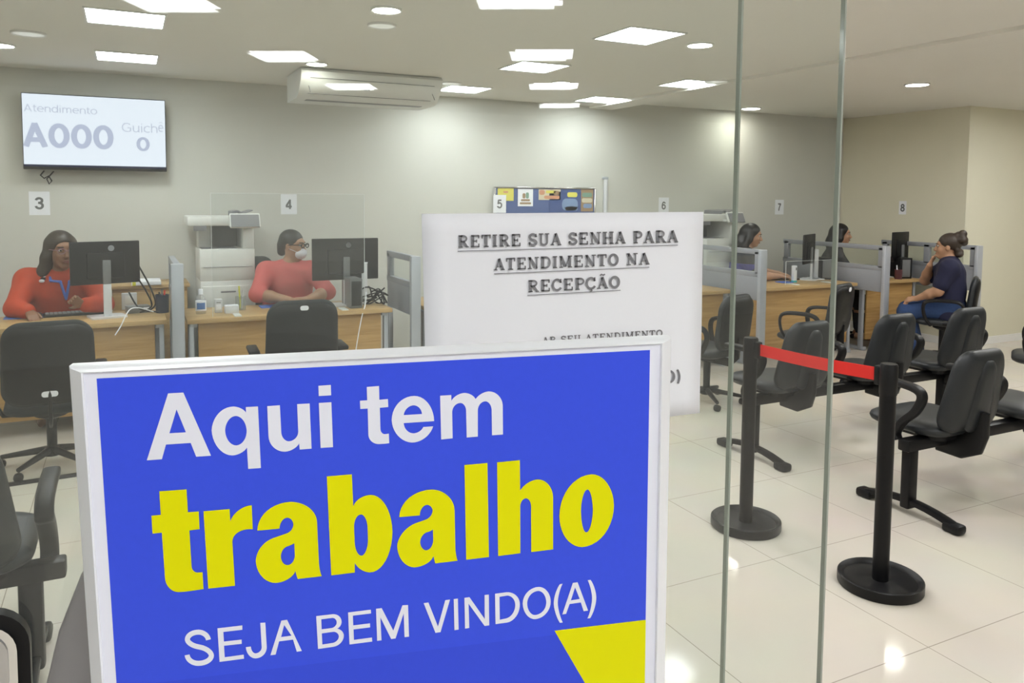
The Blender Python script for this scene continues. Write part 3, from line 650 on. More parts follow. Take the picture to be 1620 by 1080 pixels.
tb = thing('tube_lamp', 'slim vertical grey tube lamp on the wall right of the pinboard', 'lamp', tuple(on_y(958, 305, YW-.03)))
MB().tube([(0, 0, -.24), (0, 0, .15)], .024, 14).build('tube', M['silver'], tb); MB().box((0, .012, .165), (.06, .05, .03), .006).box((0, .012, -.25), (.06, .05, .03), .006).build('end_cap', M['greyl'], tb)

# ================================================================== counters
DZ = .78
def desk(x0, x1, y0, label, d=.62, kick=.12):
    t = thing('counter_desk', label, 'desk', ((x0+x1)/2, y0+d/2, 0), 0, 'wooden service desks'); w = x1-x0
    MB().box((0, 0, DZ-.0175), (w, d, .035), .006).build('desktop', M['wood'], t)
    MB().box((0, -d/2+.07, (DZ-.035+kick)/2), (w-.16, .02, DZ-.035-kick), .002).build('modesty_panel', M['woodv'], t)
    for s in (-1, 1):
        g = MB(); g.box((s*(w/2-.05), -.0, (DZ-.035)/2+.02), (.05, .09, DZ-.075), .006); g.box((s*(w/2-.05), 0, .02), (.06, d-.08, .04), .008); g.box((s*(w/2-.05), 0, DZ-.05), (.05, d-.10, .03), .004)
        g.box((s*(w/2-.035), -d/2+.09, DZ/2-.02), (.035, .05, DZ-.05), .004)
        g.build('leg', M['greyl'], t)
    return t
PXS = (.31, 2.11, 3.85, 5.53, 7.19, 8.42)
desk(-1.45, .245, 6.20, 'wooden counter desk under number 3, in front of the orange blouse')
desk(.375, 1.93, 6.12, 'wooden counter desk under number 4, in front of the coral top')
desk(2.20, 3.50, 6.08, 'wooden counter desk under number 5, hidden behind the taped notice')
desk(3.69, 5.44, 6.02, 'wooden counter desk under number 6, seen right of the taped notice')
desk(5.62, 7.19, 6.00, 'wooden counter desk under number 7, right behind the glass door edge')
desk(7.36, 8.27, 6.02, 'wooden counter desk under number 8, before the client in navy')
def partition(px, py, label, depth, bays=1, z=1.20, pw=.085):
    p = on_z(px, py, z); y1 = p.y+depth
    t = thing('desk_partition', label, 'partition', (p.x, p.y, 0), 0, 'grey desk partitions')
    MB().box((0, .0, z/2), (pw, .045, z), .008).build('post', M['greyl'], t)
    b = MB(); L = depth
    b.box((0, L/2, z-.025), (.045, L, .05), .004); b.box((0, L/2, .955), (.045, L, .05), .004)
    for k in range(bays+1): b.box((0, .05+(L-.1)*k/bays, 1.07), (.045, .07, .22), .004)
    b.build('frame', M['grey'], t)
    MB().box((0, L/2, .82), (.04, L-.02, .24), .004).build('panel', M['grey'], t)
    MB().box((0, L-.03, .35), (.045, .045, .70), .004).build('rear_post', M['greyl'], t)
    for k in range(bays):
        a = .05+(L-.1)*k/bays; MB().box((0, a+(L-.1)/bays/2, 1.07), (.005, (L-.1)/bays, .18), 0).build('window', M['pglass'], t, smooth=None)
    return t
partition(280, 417, 'grey partition post left of the sanitiser bottle, between numbers 3 and 4', .80)
partition(657, 405, 'grey partition at the left edge of the taped notice', .72)
partition(915, 400, 'grey partition hidden behind the taped notice', .80)
partition(1207, 395, 'grey partition seen through the door edge, left of number 7', .98)
partition(1403, 389, 'grey partition under number 8, right of the glass', 1.45)
partition(1549, 388.5, 'grey partition with two windows behind the client in navy', 1.22, 2)

def acrylic(x0, x1, y, z0, z1, label):
    t = thing('acrylic_screen', label, 'screen', ((x0+x1)/2, y, z0), 0, 'clear acrylic counter screens'); w, h = x1-x0, z1-z0
    MB().box((0, 0, h/2), (w-.004, .004, h-.004), 0).build('sheet', M['acr'], t, smooth=None)
    e = MB(); e.box((-w/2, 0, h/2), (.003, .0045, h), 0).box((w/2, 0, h/2), (.003, .0045, h), 0).box((0, 0, h), (w, .0045, .003), 0); e.build('edge', M['acr_e'], t, smooth=None)
    for s in (-1, 1): MB().box((s*w*.35, 0, .004), (.05, .14, .008), .001).build('foot', M['acr_e'], t, smooth=None)
acrylic(on_y(333, 305, 6.20).x, on_y(576, 305, 6.20).x, 6.20, DZ, on_y(420, 306, 6.20).z, 'clear acrylic screen standing on the desk of the coral top')
acrylic(on_y(1244, 400, 6.15).x, on_y(1322, 400, 6.15).x, 6.15, DZ, 1.03, 'low clear acrylic screen on the desk under number 7')

# ================================================================== copiers and low cabinet
def copier(x, y, z0, label):
    t = thing('copier', label, 'copier', (x, y, 0), 0, 'office copiers'); w, d = .44, .46
    for s in (-1, 1): MB().box((s*.17, 0, .03), (.05, .40, .06), .01).build('foot', M['greyd'], t)
    MB().box((0, 0, .515), (w, d, .91), .012).build('paper_cabinet', M['copier'], t)
    for k, z in enumerate((.24, .52, .80)):
        dr = MB().box((.0, -d/2-.004, z), (w-.03, .012, .25), .006).build('drawer', M['copier'], t); MB().box((0, -d/2-.011, z+.075), (.12, .006, .014), .002).build('handle', M['copierd'], dr)
    MB().box((0, 0, 1.10), (w, d, .27), .012).build('print_unit', M['copier'], t)
    MB().box((0, -d/2-.003, 1.085), (w-.05, .008, .003), 0).build('cover_seam', M['copierd'], t)
    MB().box((-.06, .02, 1.237), (w-.16, d-.08, .006), 0).build('output_tray', M['copierd'], t)
    MB().box((-.16, .12, 1.33), (.10, d-.25, .20), .01).box((.17, .0, 1.33), (.09, d-.02, .20), .01).build('column', M['copier'], t)
    MB().box((-.02, .20, 1.33), (.36, .04, .20), .004).build('back_cover', M['copierd'], t)
    MB().box((-.06, 0, 1.47), (w+.06, d-.02, .08), .012).build('scanner', M['copier'], t)
    MB().box((-.21, -d/2+.04, 1.415), (.10, .05, .05), .004).build('side_tray', M['copierd'], t)
    pn = MB().box((.135, -d/2-.06, 1.475), (.245, .03, .13), .01, Matrix.Rotation(-.45, 4, 'X')).build('control_panel', M['copier'], t)
    MB().box((.135, -d/2-.076, 1.475), (.228, .006, .112), .003, Matrix.Rotation(-.45, 4, 'X')).build('touch_display', M['copierd'], pn)
    MB().box((.135, -d/2+.02, 1.44), (.235, .14, .03), .006).build('panel_arm', M['copier'], t)
    MB().prism([(.05, 1.51), (.10, 1.545), (.14, 1.525), (.22, 1.555), (.22, 1.562), (.14, 1.535), (.10, 1.56), (.05, 1.55)], lambda a, b, tt: (a, tt, b), -.15, .15).build('document_feeder', M['copierd'], t)
    return t
copier(.755, 7.19, 0, 'tall white copier with a tilted dark panel, behind the coral top')
c2_ = copier(6.10, 7.19, 0, 'tall white copier partly hidden by the taped notice, left of the door edge')
cb = thing('cabinet', 'low wooden cabinet against the wall left of the copier', 'cabinet', (.16, 7.24, 0))
MB().box((0, 0, .47), (.56, .40, .90), .004).build('body', M['woodv'], cb); MB().box((0, 0, .935), (.60, .44, .03), .005).build('top', M['wood'], cb)
for s in (-1, 1):
    dd = MB().box((s*.14, -.208, .47), (.27, .016, .84), .003).build('door', M['wood'], cb); MB().box((s*.03, -.222, .6), (.012, .014, .12), .003).build('handle', M['steel'], dd)
pp = thing('paper_pack', 'small white paper pack on the low wooden cabinet by the wall', 'paper', (.13, 7.15, .95)); MB().box((0, 0, .015), (.22, .28, .03), .002).build('sheets', M['paper'], pp); MB().box((-.09, 0, .0155), (.025, .283, .033), .001).build('band', M['hilite'], pp)

# ================================================================== desk things
def monitor(x, y, rz, w, h, zc, label, logo=False, neck='silver', tilt=0):
    t = thing('computer_monitor', label, 'monitor', (x, y, DZ), rz, 'monitors on the desks'); z = zc-DZ     # shows its back towards -Y
    MB().box((0, 0, z), (w, .022, h), .006).box((0, -.014, z-.02), (w*.55, .022, h*.6), .01).build('casing', M['black'], t)
    MB().box((0, .0115, z+.005), (w-.02, .002, h-.035), 0).build('display', M['screenglass'], t, smooth=None)
    MB().box((.0, -.035, (z-h/2)/2), (.055, .018, z-h/2), .005).build('neck', M[neck], t); MB().box((.0, -.033, z-h/4+.01), (.055, .016, h/2+.02), .005).build('neck_mount', M['greyd'], t); MB().prism(rrect(.24, .19, .02), lambda a, b, tt: (a, b-.01, tt), 0, .012).build('base', M[neck], t)
    if logo:
        yy = -.0257
        o = MB().lathe([(.0192, 0), (.0192, .001), (.0215, .001), (.0215, 0)], (logo, yy if abs(logo) < .1 else -.0115, z+h*.34), 24, Matrix.Rotation(PI/2, 4, 'X')).build('emblem_ring', M['greyl'], t, smooth=None)
        st, x1 = sans_text('DELL', 0, 0, 1, .17, -.03)
        strokes_mesh('emblem_text', st, lambda a, b: Vector((logo+(a-x1/2)*.0092, (yy if abs(logo) < .1 else -.0115)-.0012, z+h*.34+(b-.5)*.0105)), M['greyl'], o)
    return t
monitor(-.15, 6.50, math.radians(14), .47, .315, 1.185, 'black monitor seen from behind, hiding half of the orange blouse', .035)
monitor(1.628, 6.45, 0, .555, .345, 1.165, 'black monitor seen from behind, right of the face mask', .02)
monitor(6.93, 6.46, math.radians(29), .47, .33, 1.13, 'grey black monitor turned edge on, on the desk under number 7', False)
mo8 = monitor(on_y(1424, 390, 6.25).x, 6.25, math.radians(13), .40, .34, 1.145, 'dark monitor turned half away, on the desk under number 8', False)

def keyboard(px, py, rz, label):
    p = on_z(px, py, DZ); t = thing('keyboard', label, 'keyboard', (p.x, p.y, DZ), rz, 'keyboards')
    MB().box((0, 0, .010), (.44, .14, .018), .006).build('case', M['black'], t); k = MB()
    for r in range(5):
        for c in range(15): k.box((-.195+c*.0278, -.05+r*.025, .021), (.022, .019, .006), .0015, seg=1)
    k.build('keycaps', M['greyd'], t)
keyboard(122, 497.5, math.radians(6), 'black keyboard in front of the orange blouse')
keyboard(1232, 442, math.radians(-20), 'black keyboard left of the white box under number 7')
def pad(px, py, w, d, label, m=None):
    p = on_z(px, py, DZ); t = thing('mouse_pad', label, 'mouse pad', (p.x, p.y, DZ), 0, 'blue mouse pads'); MB().prism(rrect(w, d, .02), lambda a, b, tt: (a, b, tt), 0, .005).build('sheet', M['bluemat'], t); return t
pad(45, 501, .30, .18, 'blue mouse pad under the hand of the orange blouse'); pad(433, 484.5, .22, .17, 'blue mouse pad before the folded arms of the coral top'); pad(1241, 446.5, .16, .14, 'blue mouse pad on the desk under number 7')
p = on_z(60, 498, DZ+.02); ms = thing('mouse', 'black mouse under the hand of the orange blouse', 'mouse', (p.x, p.y, DZ+.005)); MB().prism(rrect(.06, .10, .028, 7), lambda a, b, tt: (a*(1-tt*8), b*(1-tt*6), tt), 0, .026).build('shell', M['black'], ms, smooth=1)
MB().box((0, .025, .027), (.008, .018, .006), .002).build('wheel', M['greyd'], ms)

p = on_z(318, 496, DZ); bt = thing('sanitiser_bottle', 'clear sanitiser bottle with white cap and blue label', 'bottle', (p.x, p.y, DZ))
MB().lathe([(.0005, .001), (.036, 0), (.038, .01), (.038, .115), (.030, .135), (.015, .145), (.015, .155), (.0005, .155)], n=28).build('bottle_body', M['bottle'], bt, smooth=.8)
MB().lathe([(.0005, .150), (.017, .150), (.017, .185), (.015, .19), (.0005, .19)], n=24).build('cap', M['white'], bt)
MB().lathe([(.0386, .025), (.039, .026), (.039, .10), (.0386, .101)], n=28).build('label', M['white'], bt)
q = []
for i in range(9):
    a = math.radians(-140+i*12); q.append((.0396*math.cos(a), .0396*math.sin(a)))
bm = bmesh.new(); vs = [[bm.verts.new((x, y, z)) for x, y in q] for z in (.038, .088)]
for i in range(8): bm.faces.new((vs[0][i], vs[0][i+1], vs[1][i+1], vs[1][i]))
me = bpy.data.meshes.new('label_print'); bm.to_mesh(me); bm.free(); link('label_print', me, mat('blue_label', (.07, .18, .45), .5), bt)

def small_box(name, px, py, z, d, m, label, cat, parts=(), rz=0, at=None):
    p = at or on_z(px, py, z); t = thing(name, label, cat, (p.x, p.y, z), rz); MB().box((0, 0, d[2]/2), d, .004).build('body', m, t)
    for n, c, dd, mm in parts: MB().box(c, dd, .001).build(n, mm, t)
    return t
small_box('card_reader', 345.5, 494, DZ, (.055, .05, .105), M['silver'], 'small grey upright card reader right of the sanitiser bottle', 'card reader', [('slot', (0, -.026, .08), (.03, .003, .004), M['black']), ('keypad', (0, -.026, .045), (.038, .003, .04), M['white'])])
small_box('note_block', 366.5, 494.5, DZ, (.10, .08, .06), M['paper'], 'white note block behind the small grey reader', 'paper', [('wrap', (0, -.041, .02), (.06, .002, .04), M['white'])])
def pen_cup(px, py, label, m, pens, h=.11, r=.042, at=None):
    p = at or on_z(px, py, DZ); t = thing('pen_cup', label, 'pen holder', (p.x, p.y, DZ)); MB().lathe([(.0005, 0), (r*.94, 0), (r, h), (r*.92, h), (r*.86, .006), (.0005, .006)], n=24).build('cup', m, t)
    for i, (dx, dy, c, L) in enumerate(pens): MB().tube([(dx*.3, dy*.3, .01), (dx, dy, L)], .006, 8).build('pen', c, t)
pen_cup(381, 490, 'clear pen cup with yellow marker behind the acrylic screen', M['bottle'], [(-.01, .01, M['hilite'], .19), (.02, 0, M['silver'], .16)])
pen_cup(257, 494, 'dark pen cup left of the grey partition post', mat('deep_blue_plastic', (.02, .025, .055), .4), [(.02, .01, M['red'], .17), (-.02, .0, M['black'], .16), (0, .02, M['greyd'], .18)], .14, .05)
def cables(name, pts_, r, label, m, cat='cable'):
    t = thing(name, label, cat, pts_[0][0]); I = Matrix.Translation(-Vector(pts_[0][0]))
    for pl in pts_:
        # smooth the polyline
        P = [Vector(q) for q in pl]; out = []
        for i in range(len(P)-1):
            a, b, c, d = P[max(i-1, 0)], P[i], P[i+1], P[min(i+2, len(P)-1)]
            for k in range(6):
                u = k/6; out.append(.5*((2*b)+(-a+c)*u+(2*a-5*b+4*c-d)*u*u+(-a+3*b-3*c+d)*u**3))
        out.append(P[-1]); o = MB().tube(out, r, 8).build('cord', m, t, smooth=1); o.matrix_parent_inverse = I
    return t
def V(px, py, y): return tuple(on_y(px, py, y))
cables('cable_bundle', [[V(219, 420, 6.5), V(226, 432, 6.5), V(238, 455, 6.5), V(246, 480, 6.5), V(235, 492, 6.45)], [V(218, 440, 6.5), V(232, 462, 6.5), V(240, 484, 6.5), V(222, 494, 6.4)], [V(204, 462, 6.5), V(214, 480, 6.5), V(225, 490, 6.42), V(250, 493, 6.42)]], .006, 'black cables hanging behind the monitor of the orange blouse', M['black'])
cables('white_cord', [[V(243, 493, 6.32), V(222, 487, 6.3), V(208, 488, 6.26), V(200, 497, 6.19), V(191, 516, 6.17), V(182, 530, 6.17)]], .004, 'pale cord looping over the desk left of the grey post', M['white'])
cables('white_cord', [[V(579, 462, 6.3), V(578, 480, 6.2), V(572, 503, 6.10), V(566, 535, 6.09), V(562, 560, 6.09)]], .004, 'thin white cord down the desk front right of the coral top', M['white'])
rng = random.Random(3)
cl = [[V(570+rng.random()*44, 452+rng.random()*30, 6.35+rng.random()*.15) for k in range(6)] for j in range(5)]
cables('cable_tangle', cl, .006, 'tangle of black cables on the desk right of the face mask monitor', M['black'])
small_box('power_adapter', 218, 494, DZ, (.16, .10, .055), M['greyd'], 'grey power adapter among the cables under number 3', 'adapter', [('socket', (.05, -.051, .03), (.04, .003, .025), M['white'])], .2)
small_box('router', 205, 489, DZ, (.11, .05, .13), M['silver'], 'grey standing box behind the monitor foot under number 3', 'router', [('vent', (0, -.026, .08), (.06, .003, .06), M['white2'])])
small_box('computer_tower', 557, 484, DZ, (.10, .28, .24), M['greyd'], 'dark grey small computer tower right of the folded arms', 'computer', [('front_panel', (0, -.141, .12), (.08, .004, .2), M['black'])])
small_box('speaker', 575, 480, DZ, (.05, .08, .35), M['silver'], 'slim upright light grey stand behind the masked worker monitor', 'stand', [('cap', (0, 0, .35), (.055, .085, .01), M['white'])])
tp = small_box('upright_box', 1256, 446.5, DZ, (.045, .04, .185), M['white'], 'white upright carton with teal foot under number 7', 'box', [('teal_end', (0, 0, .011), (.046, .041, .022), M['teal']), ('print', (.008, -.0205, .15), (.012, .002, .03), M['black'])])
small_box('computer_tower', 1303, 440, DZ, (.13, .30, .24), M['black'], 'black computer tower behind the edge on monitor, left of the glass edge', 'computer', [('front_panel', (0, -.151, .12), (.1, .004, .2), M['greyd'])], -.6)
small_box('computer_tower', 1447, 434, DZ, (.15, .30, .24), M['black'], 'black computer tower close to the client in navy', 'computer', [('front_panel', (0, -.151, .12), (.1, .004, .2), M['greyd'])], -.3, Vector((8.14, 6.24, DZ)))
small_box('monitor_stand', 1290, 441, DZ, (.045, .05, .34), M['silver'], 'light upright stand beside the edge on monitor under number 7', 'stand', [('foot', (0, 0, .006), (.16, .18, .012), M['white'])], -.6)
small_box('monitor_stand', 1439, 440, DZ, (.045, .05, .34), M['silver'], 'light upright stand beside the monitor under number 8', 'stand', [('foot', (0, 0, .006), (.12, .12, .012), M['white'])], -.3, Vector((8.19, 6.45, DZ)))
pen_cup(1424, 434, 'dark red pen cup on the desk under number 8', mat('dark_red_plastic', (.10, .03, .035), .5), [(.02, 0, M['black'], .15), (-.02, .01, M['white'], .16)], at=Vector((7.97, 6.10, DZ)))

# ================================================================== chairs
def backpad(w, z0, z1, yb, lean, taper, th, curve=.35, r=.09, xc=0):
    h = z1-z0
    return MB().pillow(rrect(w, h, r, 7, taper=taper, cy=(z0+z1)/2), lambda a, b, t: (xc+a/(1-taper*0.0), yb-(b-z0)*lean+t+curve*a*a, b), th, 2.4, 11)
def bench(x, y, rz, cx, arms, legs, b0, b1, label, az=0):
    t = thing('waiting_bench', label, 'bench', (x, y, 0), rz, 'rows of linked waiting chairs')
    MB().box(((b0+b1)/2, .0, .385), (b1-b0, .07, .065), .01).build('beam', M['post'], t)
    for c in cx:
        MB().pillow(rrect(.50, .48, .11, 7, cx=c, cy=.10), lambda a, b, tt: (a, b, .465+tt+.05*(b-.1)**2), .085, 2.2, 9).build('seat', M['vinyl'], t, smooth=1)
        MB().prism(rrect(.34, .34, .06, 5, cx=c, cy=.08), lambda a, b, tt: (a, b, tt), .405, .432).build('seat_pan', M['black'], t)
        bk = backpad(.47, .465, .915, -.135, .16, .25, .095, .5, .10, c).build('backrest', M['vinyl'], t, smooth=1)
        MB().pillow(rrect(.20, .40, .07, 6, taper=.4, cx=c, cy=.665), lambda a, b, tt: (a, -.172-(b-.465)*.16+tt+.5*(a-c)**2, b), .05, 2.2, 7).build('rear_shell', M['vinyl'], bk, smooth=1)
        MB().tube([(c, -.185, .58), (c, -.185, .46), (c, -.17, .40), (c, -.10, .365), (c, .03, .37)], .05, 12, sq=(.13, .045)).build('back_bracket', M['black'], t, smooth=1)
    for a in arms: MB().tube(sm([(a, .24, .705+az), (a, .08, .712+az), (a, -.05, .70+az), (a, -.085, .66+az), (a, -.05, .58), (a, .02, .51), (a, .06, .44), (a, .05, .40)]), .02, 14, sq=(.06, .038)).build('armrest', M['black'], t, smooth=1)
    for l in legs:
        g = MB().box((l, 0, .20), (.075, .055, .33), .012).build('leg', M['post'], t)
        pts = [(l, yy, .075-.55*(yy*yy)) for yy in [-.27+.54*k/10 for k in range(11)]]
        MB().tube(pts, .02, 10, sq=(.055, .032)).build('foot', M['post'], g, smooth=1)
        for s in (-1, 1): MB().box((l, s*.265, .026), (.075, .095, .05), .016).build('foot_cap', M['black'], g)
    return t
bench(3.72, 2.76, 0, (.31, 1.11, 1.91), (0, .68, 1.5, 2.25), (.04, 1.95), -.02, 2.3, 'row of charcoal waiting chairs nearest the barrier posts, at the right')
bench(3.63, 3.82, 0, (.30, 1.12, 1.90), (.0, .72, 1.52, 2.25), (.02, 1.9), -.05, 2.3, 'row of charcoal waiting chairs behind the red belt')
bench(-.24, 3.10, 0, (-.32, -1.02, -1.72), (-.035, -.67, -1.38), (-.09, -1.6), -2.0, .02, 'row of charcoal waiting chairs at the lower left, behind the glass', -.05)

def office_chair(x, y, rz, label, arms='T', top=.98, seat=.46, w=.46, sticker=None, fab='fabric', hub=True):
    t = thing('office_chair', label, 'chair', (x, y, 0), rz, 'black office chairs')
    MB().pillow(rrect(.49, .47, .12, 7, cy=.02), lambda a, b, tt: (a, b, seat+tt), .085, 2.2, 9).build('seat', M[fab], t, smooth=1)
    bk = backpad(w, seat+.04, top, -.235, .12, .06, .075, .42, .11).build('backrest', M[fab], t, smooth=1)
    MB().pillow(rrect(w-.03, top-seat-.08, .10, 6, cy=(top+seat+.03)/2), lambda a, b, tt: (a, -.262-(b-seat-.04)*.12+tt+.42*a*a, b), .05, 2.4, 7).build('back_shell', M['black'], bk, smooth=1)
    if sticker: MB().prism(rrect(sticker[1], sticker[2], min(sticker[1:])*.45, 5, cy=sticker[0]), lambda a, b, tt: (a, -.291-(b-seat-.04)*.12-tt+.42*a*a, b), 0, .002).build('sticker', M['paper'], bk, smooth=None)
    MB().tube([(0, -.27, seat+.14), (0, -.27, seat-.02), (0, -.22, seat-.07), (0, .02, seat-.065)], .04, 10, sq=(.07, .022)).build('back_bar', M['black'], t, smooth=1)
    for s in (-1, 1):
        if arms == 'T':
            a = MB().box((s*.285, -.02, seat+.215), (.07, .26, .03), .012).build('armrest', M['black'], t); MB().tube([(s*.285, -.02, seat+.20), (s*.285, -.02, seat+.02), (s*.25, -.02, seat-.045), (s*.1, -.02, seat-.05)], .02, 10, sq=(.05, .025)).build('support', M['black'], a, smooth=1)
        elif arms == 'loop':
            MB().tube(sm([(s*.24, .10, seat-.03), (s*.27, .15, seat+.05), (s*.275, .17, seat+.16), (s*.275, .13, seat+.22), (s*.275, -.02, seat+.235), (s*.275, -.15, seat+.22), (s*.275, -.19, seat+.15), (s*.27, -.14, seat+.04), (s*.24, -.08, seat-.03)]), .018, 10, sq=(.042, .026)).build('armrest', M['black'], t, smooth=1)
    MB().lathe([(.0005, seat-.05), (.09, seat-.05), (.09, seat-.075), (.03, seat-.10), (.028, .13), (.045, .12), (.045, .07), (.0005, .07)]).build('column', M['black'], t)
    b = MB()
    for k in range(5):
        a = 2*PI*k/5+.3; b.tube([(.03*math.cos(a), .03*math.sin(a), .105), (.29*math.cos(a), .29*math.sin(a), .07)], .024, 8, .014)
    b.build('star_base', M['black'], t, smooth=1)
    for k in range(5):
        a = 2*PI*k/5+.3; MB().lathe([(.0005, -.02), (.024, -.02), (.027, -.012), (.027, .012), (.024, .02), (.0005, .02)], (.29*math.cos(a), .29*math.sin(a), .0275), 14, Matrix.Rotation(PI/2, 4, 'X')).build('caster', M['black'], t)
    return t
office_chair(-.45, 5.55, math.radians(4), 'black visitor chair with label before the desk under number 3, at the left edge', 'T', .95, .40, .50, (.52, .085, .035))
office_chair(1.01, 5.32, math.radians(-3), 'black visitor chair with oval badge before the desk under number 4', 'T', 1.03, .46, .47, (.985, .052, .030))
office_chair(1.02, 7.02, PI+.15, 'black operator chair behind the coral top, before the copier', 'T', 1.14, .50, .46)
office_chair(5.62, 5.18, math.radians(18), 'black visitor chair with loop arms and square label before the desk under number 7', 'loop', .95, .44, .43, (.90, .05, .04), 'vinyl')
office_chair(4.30, 5.05, math.radians(14), 'black visitor chair right of the taped notice, before the desk under number 6', 'loop', .93, .44, .44, None, 'vinyl')
CLX, CLY, CLR = 7.565, 5.25, math.radians(33)
office_chair(CLX, CLY, CLR, 'black chair that the client in navy sits on', 'loop', .92, .45, .43, None, 'vinyl')
pe = on_z(1600, 560, .46); office_chair(pe.x+.16, pe.y-.20, math.radians(31), 'black chair with loop arm cut by the right edge of the photo', 'loop', .90, .45, .44, None, 'vinyl')
for x, y, rz, lab in ((-.50, 7.08, PI-.2, 'black operator chair under the worker in orange red'), (6.36, 6.93, PI-.75, 'black operator chair under the worker in violet'), (7.80, 6.93, PI-.8, 'black operator chair under the worker in dark jacket')):
    office_chair(x, y, rz, lab, None, .80, .45, .42)

# ================================================================== belt posts
def stanchion(x, y, label):
    t = thing('barrier_post', label, 'barrier post', (x, y, 0), 0, 'belt barrier posts')
    MB().lathe([(.0005, 0), (.172, 0), (.176, .006), (.176, .044), (.171, .048), (.164, .046), (.150, .030), (.06, .024), (.042, .030), (.0005, .030)], n=48).build('base', M['post'], t)
    MB().lathe([(.034, .024), (.034, .86), (.0005, .86), (.0005, .024)][0:2]+[(.0005, .86)], n=28).build('pole', M['post'], t)
    hd = MB().lathe([(.0005, .855), (.036, .855), (.037, .86), (.037, .982), (.033, .99), (.0005, .99)], n=28).build('belt_head', M['black'], t)
    return t, hd
pA, pB = Vector((2.845, 3.01, 0)), Vector((2.945, 2.28, 0))
far, _ = stanchion(pA.x, pA.y, 'black belt barrier post behind the glass, the farther of the pair')
near, _ = stanchion(pB.x, pB.y, 'black belt barrier post outside the glass, the nearer of the pair')
dv = (pB-pA).normalized(); ang = math.atan2(dv.y, dv.x)
for t, s in ((far, 1), (near, -1)):
    q = dv*(s*.045); MB().box((q.x, q.y, .932), (.03, .035, .085), .006, ang).build('belt_clip', M['black'], t)
bn = pB-pA; L = bn.length
a0, a1 = dv*.058, dv*(L-.058); nrm = Vector((-dv.y, dv.x, 0))*.0012
bm = bmesh.new(); ring = []
for k in range(13):
    u = k/12; p = a0*(1-u)+a1*u; zc = .935-.006*math.sin(PI*u); ring.append([bm.verts.new(p+nrm*s+Vector((0, 0, zc+h))) for s, h in ((1, -.029), (-1, -.029), (-1, .029), (1, .029))])
for r0, r1 in zip(ring[:-1], ring[1:]):
    for i in range(4): bm.faces.new((r0[i], r0[(i+1) % 4], r1[(i+1) % 4], r1[i]))
bm.faces.new(ring[0]); bm.faces.new(ring[-1][::-1]); bmesh.ops.recalc_face_normals(bm, faces=bm.faces)
me = bpy.data.meshes.new('belt'); bm.to_mesh(me); bm.free(); o = link('belt', me, M['red'], far); o['label'] = 'red belt'
# dark strip on the floor at the left
s_ = thing('floor_strip', 'thin black cable cover strip on the floor at the left, beside the sign', 'cable cover', (-.55, 5.28, 0), math.radians(3)); MB().prism([(-.03, 0), (-.012, .014), (.012, .014), (.03, 0)], lambda a, b, t: (t, a, b), -.9, .62).build('cover', M['post'], s_); MB().box((-.2, 0, .008), (.03, .05, .017), .003).build('joint', M['black'], s_)
